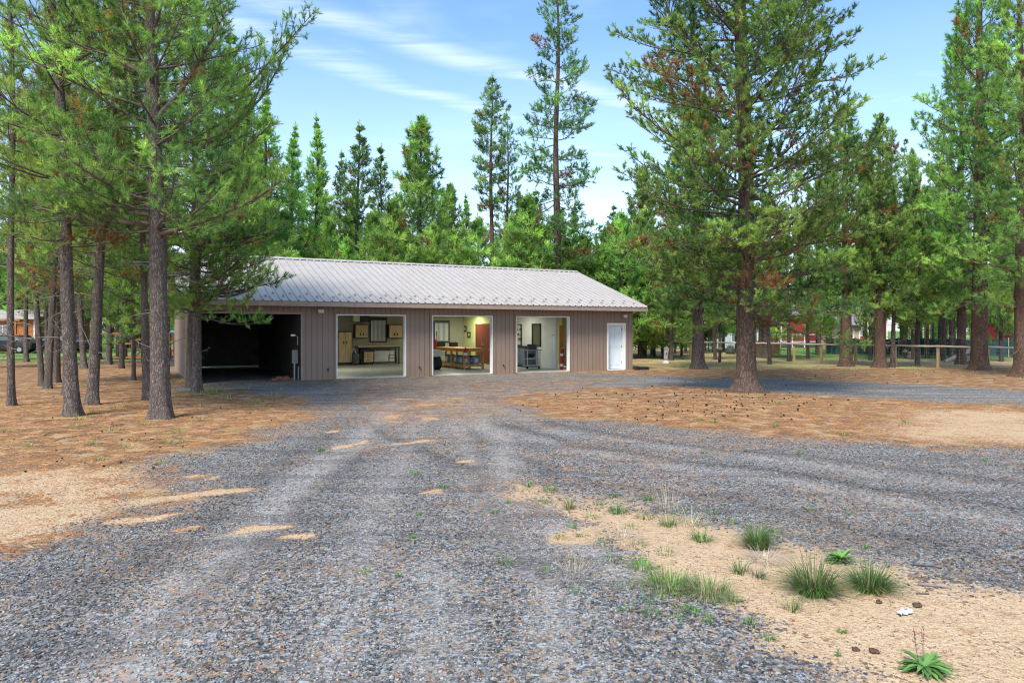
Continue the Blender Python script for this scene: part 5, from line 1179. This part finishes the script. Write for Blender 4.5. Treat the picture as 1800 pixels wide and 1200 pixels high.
gt(1135, 908, 14, 45, 'low dark tuft spread on the sand strip', 9, 80, G1, droop=1)
gt(1175, 925, 26, 36, 'green tuft at the foot of the tall straw stems', 10, 90, G2 + G1)
gt(1300, 1010, 30, 40, 'mid green tuft beside the silvery dead grass', 11, 70, G1 + ST_[:1])
gt(1333, 1018, 20, 30, 'grey-green tuft right beside the silvery dead grass', 12, 60, [(.16, .2, .12), (.1, .16, .07)], droop=.9)
gt(1175, 895, 60, 60, 'wispy pale straw stems behind the sand strip tufts', 13, 60, ST_, name='dry_grass', droop=.45, w=.004)
gt(1215, 925, 40, 60, 'wispy straw patch above the flat bright clump', 14, 60, ST_ + G2[:1], name='dry_grass', droop=.8, w=.004)
gt(1345, 990, 30, 80, 'silvery dead grass lying flat on the sand', 15, 160, [(.55, .53, .48), (.42, .40, .36)], name='dead_grass', droop=1.25, w=.004)
gt(1180, 1035, 34, 120, 'lime green grass patch with straw at the gravel edge, left part', 16, 420, G2 + ST_[:1], stem=60, droop=.9)
gt(1245, 1048, 38, 100, 'lime green grass patch with straw at the gravel edge, right part', 17, 380, G2 + ST_, stem=70, droop=.8)
gt(1130, 1000, 24, 60, 'sparse lime grass at the upper left of the straw patch', 18, 120, G2, droop=1)
gt(1010, 1010, 44, 90, 'dry grey-brown straw over the gravel left of the lime grass', 19, 130, [(.40, .35, .28), (.5, .45, .36)], name='dead_grass', droop=1.0, w=.0035)
gt(1090, 950, 40, 110, 'thin straw scattered over the gravel near the sand strip', 20, 130, [(.40, .35, .28), (.5, .45, .36)], name='dead_grass', droop=1.1, w=.0035)
sm_ = [(730, 833, 8, 22), (780, 856, 10, 22), (870, 900, 10, 18), (888, 986, 16, 34), (725, 945, 8, 18), (965, 862, 14, 24), (930, 855, 12, 18), (958, 880, 9, 28), (1005, 922, 9, 20), (1020, 937, 9, 22), (1010, 985, 10, 24),
       (1145, 1083, 16, 36), (1245, 1093, 14, 34), (1220, 1080, 14, 30), (1350, 1123, 12, 28), (1320, 1098, 14, 34), (1253, 742, 8, 18), (1363, 750, 7, 16), (1483, 765, 8, 18), (1408, 798, 6, 14), (1238, 795, 6, 14), (1733, 812, 6, 16),
       (1365, 708, 9, 16), (1335, 703, 7, 18), (1590, 741, 6, 26), (565, 790, 9, 18), (640, 1006, 8, 30), (1480, 1110, 9, 16), (1140, 876, 10, 20), (1490, 905, 8, 12), (1520, 970, 9, 22), (1425, 900, 8, 12), (1230, 738, 6, 18), (700, 1010, 7, 12),
       (1290, 1060, 18, 26), (1075, 985, 14, 50), (1100, 1030, 14, 60), (1150, 1060, 16, 60), (1200, 1075, 14, 50), (1060, 955, 12, 50), (1120, 960, 12, 44), (1170, 975, 12, 44), (1040, 905, 10, 30), (1110, 925, 10, 36), (1200, 905, 10, 36), (1250, 905, 10, 30), (1285, 925, 10, 30), (1080, 870, 9, 26), (1360, 940, 10, 26), (1190, 1090, 10, 40), (1010, 1040, 8, 40), (960, 1000, 8, 30), (985, 940, 9, 26), (1100, 1075, 10, 30), (890, 883, 9, 14), (737, 905, 6, 12)]
q_ = random.Random(3)
for k, (x, y, h, w) in enumerate(sm_):
    gt(x, y, h * 1.25, w, 'tiny green sprig poking through the gravel or sand', 200 + k, 34, G2 + G1[:2], name='grass_sprig', cat='grass sprig', droop=1.0, w=.006 if y > 880 else .010, group='tiny green sprigs scattered over the driveway')
for k in range(46):
    x, y = q_.uniform(0, 560), q_.uniform(672, 815)
    if x > 330 and y > 770 - (x - 330) * .3: continue
    gt(x, y, q_.uniform(8, 16), q_.uniform(22, 46), 'pale olive grass tuft growing in the fallen needles on the left', 300 + k, 46, [(.30, .33, .10), (.22, .28, .08), (.42, .38, .18)], name='woodland_tuft', cat='grass tuft', droop=1.0, w=.010, group='olive tufts in the left needle bed')
for x, y, w in ((385, 688, 60), (355, 682, 30), (430, 684, 34), (590, 672, 8), (1440, 648, 40), (1500, 652, 60), (1330, 652, 60), (1600, 650, 70), (1700, 658, 50), (1190, 645, 40), (1280, 648, 50)):
    gt(x, y, 10, w, 'low yellow-green grass at the edge of the wood', 400 + x, 70, [(.34, .38, .12), (.24, .30, .08)], name='verge_grass', cat='grass tuft', droop=1.0, w=.014, group='low yellow-green grass along the wood edge')
# leafy rosettes
def rosette(px, py, wpx, label, seed, n=26, stalks=0, up=.5):
    p = gp(px, py); Y = p[1]; L = wpx / F * Y * .55; q = np.random.default_rng(seed); z0 = float(gz(p[0], p[1]))
    o = empty('leafy_weed', label, 'weed', (p[0], p[1], z0)); V = []; Fc = []; C = []
    for i in range(n):
        a = i * 2.4 + q.normal(0, .3); l = L * q.uniform(.35, 1.05); el = q.uniform(.1, up + .4); w = l * .095; m = 8; base = len(V)
        for k in range(m + 1):
            t = k / m; e = el - t * .7; r = l * t * math.cos(e * .6); z = .01 + l * (math.sin(el) * t - .42 * t * t) + .01
            ww = w * math.sin(min(1, t * 1.05 + .12) * math.pi) ** .7 * (1.0 if k % 2 else .72) + .001; ww = ww if t < 1 else .001
            for sgn in (-1, 0, 1): V.append((r * math.cos(a) - sgn * ww * math.sin(a), r * math.sin(a) + sgn * ww * math.cos(a), max(z, .008) + (abs(sgn) * ww * .35)))
        c = np.array((.13, .28, .07)) * q.uniform(.7, 1.5)
        for k in range(m):
            for s_ in (0, 1): Fc.append((base + 3 * k + s_, base + 3 * k + s_ + 1, base + 3 * k + s_ + 4, base + 3 * k + s_ + 3)); C.append(c)
    link('leaf', np_mesh('leaf', V, Fc, 4, M['blade'], np.array(C), True), o)
    for k in range(stalks):
        a = q.uniform(0, 6.28); h = L * q.uniform(1.0, 1.5); b = MB(); dx, dy = .12 * L * math.cos(a), .12 * L * math.sin(a); b.tube([(dx, dy, 0), (dx * 2, dy * 2, h * .5), (dx * 2.6, dy * 3, h)], [.0016, .0013, .001], 5)
        for j in range(5): b.tube([(dx * 2.3, dy * 2.5, h * (.6 + .08 * j)), (dx * 2.3 + .015 * math.cos(j * 2.4), dy * 2.5 + .015 * math.sin(j * 2.4), h * (.63 + .08 * j))], [.002, .0008], 4)
        b.build('stalk', M['twig'], o)
    return o
rosette(1625, 1178, 105, 'flat leafy rosette with thin dead stalks at the lower right corner', 1, 85, 4, .28)
rosette(1477, 995, 62, 'leafy green weed between the grass clumps at the gravel edge', 2, 70, 0, .95)
rosette(1472, 1152, 22, 'tiny dark leafy weed alone on the sand', 3, 12, 0, .6)
rosette(1560, 1046, 12, 'tiny leafy weed touching the fallen stick', 4, 9, 0, .4)
# fallen sticks, paper, clods
def stick(pts, r, label, mat='deadtwig'):
    P = [gp(*p) for p in pts]; c = P[0]; o = empty('fallen_stick', label, 'stick', (c[0], c[1], float(gz(*c)))); b = MB()
    q = random.Random(int(pts[0][0])); m = []
    for i in range(len(P) - 1):
        for k in range(4):
            u = k / 4; x, y = P[i] * (1 - u) + P[i + 1] * u; m.append((x - c[0], y - c[1], float(gz(x, y) - gz(*c)) + r * .9 + q.uniform(0, .006)))
    b.tube(m, [r * (1 - .6 * i / len(m)) for i in range(len(m))], 7); b.build('shaft', M[mat], o)
    x, y, z = m[len(m) // 2]; b = MB(); b.tube([(x, y, z), (x + .05, y + .05, z + .01), (x + .10, y + .06, z)], [r * .5, r * .4, .002], 5); b.build('side_twig', M[mat], o)
stick([(1615, 1036), (1640, 1039), (1684, 1046)], .011, 'grey fallen stick lying on the sand right of the grass clumps'); stick([(1606, 1002), (1640, 1005), (1662, 1011)], .009, 'thin fallen stick along the gravel edge', 'twig'); stick([(1610, 1050), (1640, 1052)], .006, 'short thin twig below the longer grey stick', 'twig')
p = gp(1590, 1082); o = empty('paper_scrap', 'crumpled scrap of white paper on the sand', 'paper scrap', (p[0], p[1], float(gz(*p)))); q = np.random.default_rng(4); V = []; n = 9
for i in range(n):
    for j in range(n):
        x, y = (i / (n - 1) - .5), (j / (n - 1) - .5); r = math.hypot(x, y); k = 1 - .35 * (r > .45) ; V.append((x * .15 * k + q.normal(0, .004), y * .09 * k + x * .05 + q.normal(0, .004), .012 + abs(q.normal(0, .009))))
V2 = V + [(a, b_, c_ - .004) for a, b_, c_ in V]; fs = [(i * n + j, i * n + j + 1, (i + 1) * n + j + 1, (i + 1) * n + j) for i in range(n - 1) for j in range(n - 1)]
b = MB(); b.add(V2, fs + [(d + n * n, c_ + n * n, b_ + n * n, a + n * n) for a, b_, c_, d in fs]); b.build('sheet', M['inwhite'], o, smooth=False)
M['clod'] = plain('dark_clod', (.10, .065, .04), .95, .4, 60, bump=.8)
def lump(px, py, wpx, label, name='dirt_clod', cat='clod', seed=1, mat='clod', flat=.55):
    p = gp(px, py); r = wpx / F * p[1] / 2; q = np.random.default_rng(seed); o = empty(name, label, cat, (p[0], p[1], float(gz(*p))))
    for k in range(3 if mat == 'clod' else 1):
        b = MB(); ox, oy = (q.uniform(-.5, .5, 2) * r * 1.2) if k else (0, 0); rr = r * (.75 if k else 1) * .8; rows = 5; vs = []
        for i in range(rows + 1):
            th_ = math.pi * i / rows
            for j in range(9): a = 6.283 * j / 9; m = rr * q.uniform(.75, 1.2); vs.append((ox + m * math.sin(th_) * math.cos(a), oy + m * math.sin(th_) * math.sin(a), rr * flat * .7 + m * flat * math.cos(th_)))
        fs = [(i * 9 + j, i * 9 + (j + 1) % 9, (i + 1) * 9 + (j + 1) % 9, (i + 1) * 9 + j) for i in range(rows) for j in range(9)]; b.add(vs, fs).build('lump' if mat == 'clod' else 'stone', M[mat], o, smooth=True)
for k, (x, y, w, lb) in enumerate(((1545, 1062, 14, 'dark clod just below the right grass clump'), (1614, 1070, 18, 'dark clod above and right of the white paper'), (1535, 1145, 20, 'crumbly dark clod on the sand, right one of the pair'), (1504, 1141, 16, 'crumbly dark clod on the sand, left one of the pair'), (1459, 1030, 12, 'small clod under the largest grass clump'), (1256, 918, 14, 'dark clod at the gravel edge above the flat clump'))):
    lump(x, y, w, lb, seed=k + 1)
lump(1588, 1021, 12, 'grey pebble alone on the sand under the stick', 'pebble', 'pebble', 9, 'stone_plain') if 'stone_plain' in M else None
# pine cones
def cone_mesh():
    q = np.random.default_rng(2); V = []; Fs = []
    for i in range(46):
        u = i / 45; z = .012 + .062 * u; a = i * 2.4; r = .030 * math.sin(math.pi * (.12 + .86 * u)) ** .8 + .003; w = .009; l = len(V)
        ca, sa = math.cos(a), math.sin(a)
        V += [(r * .3 * ca - w * sa, r * .3 * sa + w * ca, z), (r * .3 * ca + w * sa, r * .3 * sa - w * ca, z), (r * ca + w * .6 * sa, r * sa - w * .6 * ca, z - .006), (r * ca - w * .6 * sa, r * sa + w * .6 * ca, z - .006), (r * 1.05 * ca, r * 1.05 * sa, z + .001)]
        Fs += [(l, l + 1, l + 2, l + 3), (l + 3, l + 2, l + 4)]
    b = MB(); b.add(V, Fs); b.tube([(0, 0, .005), (0, 0, .04), (0, 0, .075)], [.012, .018, .004], 7)
    return b
M['cone'] = plain('pine_cone_scales', (.055, .035, .026), .85, .4, 50)
cn = cone_mesh().build('pine_cone', M['cone'], None); cme = cn.data; first = True
q_ = random.Random(8); spots = []
while len(spots) < 230:
    u = q_.random()
    if u < .62: x, y = q_.gauss(1240, 110), q_.gauss(708, 14)
    elif u < .78: x, y = q_.uniform(1150, 1800), q_.gauss(668 if q_.random() < .5 else 658, 5)
    else: x, y = q_.uniform(-10, 520), q_.uniform(680, 830)
    if y < 650 or (y > 745 and x > 520): continue
    if 560 > x > 330 and y > 760: continue
    spots.append((x, y))
for x, y in spots:
    p = gp(x, y)
    if math.hypot(p[0] - gp(1312, 688)[0], p[1] - gp(1312, 688)[1]) < .55: continue
    o = cn if first else cn.copy()
    if not first: COL.objects.link(o)
    first = False
    s = q_.uniform(.42, .78) * (.75 if x < 560 else 1); o.scale = (s, s, s); o.location = (p[0], p[1], float(gz(*p)) + .028 * s); o.rotation_euler = (q_.uniform(1.1, 1.9), 0, q_.uniform(0, 6.28))
    tag(o, 'dark fallen pine cone lying on the orange needles', 'pine cone', 'fallen pine cones on the needle beds')

q_ = random.Random(21)
for k in range(26):
    if k < 15: x, y = q_.uniform(10, 420), q_.uniform(690, 800)
    else: x, y = q_.uniform(1000, 1780), q_.choice((q_.uniform(695, 735), q_.uniform(655, 668)))
    p = gp(x, y); L = q_.uniform(.25, .8); a = q_.uniform(0, 3.14); o = empty('forest_twig', 'thin dead twig lying among the fallen needles', 'twig', (p[0], p[1], float(gz(*p))), a, 'dead twigs on the needle beds')
    b = MB(); pts = [(L * t, .06 * L * math.sin(t * 5 + k), .012 + .02 * math.sin(t * 3.1)) for t in (0, .25, .5, .75, 1)]; b.tube(pts, [.009, .008, .006, .005, .002], 5); b.build('shaft', M['twig'], o)
    for t, sg in ((.35, 1), (.6, -1)): b = MB(); b.tube([(L * t, .06 * L * math.sin(t * 5 + k), .02), (L * t + .09, sg * .10, .04)], [.005, .002], 4); b.build('side_twig', M['twig'], o)
SKY_V, CLOUD, SKY_S, SUN_E, EXPO = 1.0, (4.1, 4.6, 5.2), .13, 2.4, 1.2
# ------------------------------------------------------------------ sky, sun, camera
w = bpy.data.worlds.new('World'); scene.world = w; w.use_nodes = True; nt = w.node_tree; nt.nodes.clear()
class WT(NT):
    def __init__(s, t): s.t = t; s.out = t.nodes.new('ShaderNodeOutputWorld')
W = WT(nt)
SUN_EL, SUN_AZ = R(52), R(205)       # azimuth clockwise from +Y: behind the camera, a little to its left
sky = W.n('TexSky', sky_type='NISHITA', sun_disc=False, sun_elevation=SUN_EL, sun_rotation=SUN_AZ, air_density=1.0, dust_density=.6, ozone_density=1.6)
tc = W.n('TexCoord').outputs['Generated']; sp = W.n('SeparateXYZ', i_0=tc)
zc = W.math('MAXIMUM', sp.outputs[2], .03)
cx, cy = W.math('DIVIDE', sp.outputs[0], zc), W.math('DIVIDE', sp.outputs[1], zc)
cv = W.n('CombineXYZ', i_0=cx, i_1=cy).outputs[0]
def band(px, py, dx, dy, width, soft_=1.0):
    L = math.hypot(dx, dy); nx_, ny_ = -dy / L, dx / L
    warp = W.math('MULTIPLY', W.math('SUBTRACT', W.noise(1.1, 3, .5, cv), .5), .32)
    d = W.math('ADD', W.math('ADD', W.math('MULTIPLY', W.math('SUBTRACT', cx, px), nx_), W.math('MULTIPLY', W.math('SUBTRACT', cy, py), ny_)), warp)
    return W.math('POWER', 2.718, W.math('MULTIPLY', W.math('MULTIPLY', d, d), -1 / (width * width)))
st1 = W.noise(3.2, 6, .65, W.n('Mapping', i_Vector=cv, i_Rotation=(0, 0, -.68), i_Scale=(.35, 2.2, 1)).outputs[0], .4)
st2 = W.noise(.8, 5, .6, cv, .3)
b1 = band(-.776, 2.16, .82, .62, .09); b2 = band(-.843, 2.457, .843, .98, .10)
cl = W.math('ADD', W.math('MULTIPLY', b1, W.mapr(st1, .28, .62, .12, .5)), W.math('MULTIPLY', b2, W.mapr(st1, .3, .65, .08, .42)), True)
thin = W.math('MULTIPLY', W.mapr(st2, .48, .72, 0, .55), W.mapr(st1, .35, .65, .3, 1))
low = W.mapr(sp.outputs[2], .42, .02, 0, .85)
lowc = W.mapr(W.noise(.5, 4, .6, cv), .35, .7, .4, 1)
cl = W.math('MAXIMUM', cl, W.math('MULTIPLY', thin, .8)); cl = W.math('MAXIMUM', cl, W.math('MULTIPLY', low, lowc))
base = W.n('HueSaturation', i_Color=sky.outputs[0], i_Saturation=1.14, i_Value=SKY_V).outputs[0]
colr = W.mix(cl, base, CLOUD)
bg = W.n('Background', i_0=colr, i_1=SKY_S); nt.links.new(bg.outputs[0], W.out.inputs[0])
sun = bpy.data.lights.new('sun', 'SUN'); sun.energy = SUN_E; sun.angle = R(18); sun.color = (1, .93, .83)
so = bpy.data.objects.new('sun', sun); COL.objects.link(so)
dirv = Vector((math.sin(SUN_AZ) * math.cos(SUN_EL), math.cos(SUN_AZ) * math.cos(SUN_EL), math.sin(SUN_EL)))
so.rotation_euler = dirv.to_track_quat('Z', 'Y').to_euler(); so.location = dirv * 60
cam = bpy.data.cameras.new('camera'); co = bpy.data.objects.new('camera', cam); COL.objects.link(co); scene.camera = co
co.location = (0, 0, CAMH); co.rotation_euler = (R(90), 0, 0); cam.sensor_width = 36; cam.lens = 36 * F / 1800; cam.shift_y = (YH - 600) / 1800; cam.clip_end = 3000; cam.clip_start = .05
scene.view_settings.view_transform = 'Standard'; scene.view_settings.look = 'None'; scene.view_settings.exposure = EXPO; scene.view_settings.gamma = 1
scene.render.engine = 'CYCLES'; scene.cycles.max_bounces = 5; scene.cycles.diffuse_bounces = 3; scene.cycles.transmission_bounces = 4; scene.cycles.use_denoising = True; scene.cycles.denoising_prefilter = 'NONE'; scene.cycles.denoising_input_passes = 'RGB_ALBEDO_NORMAL'; scene.cycles.filter_width = 1.15
scene.cycles.use_adaptive_sampling = True; scene.cycles.adaptive_threshold = .015; scene.cycles.sample_clamp_indirect = 3.0
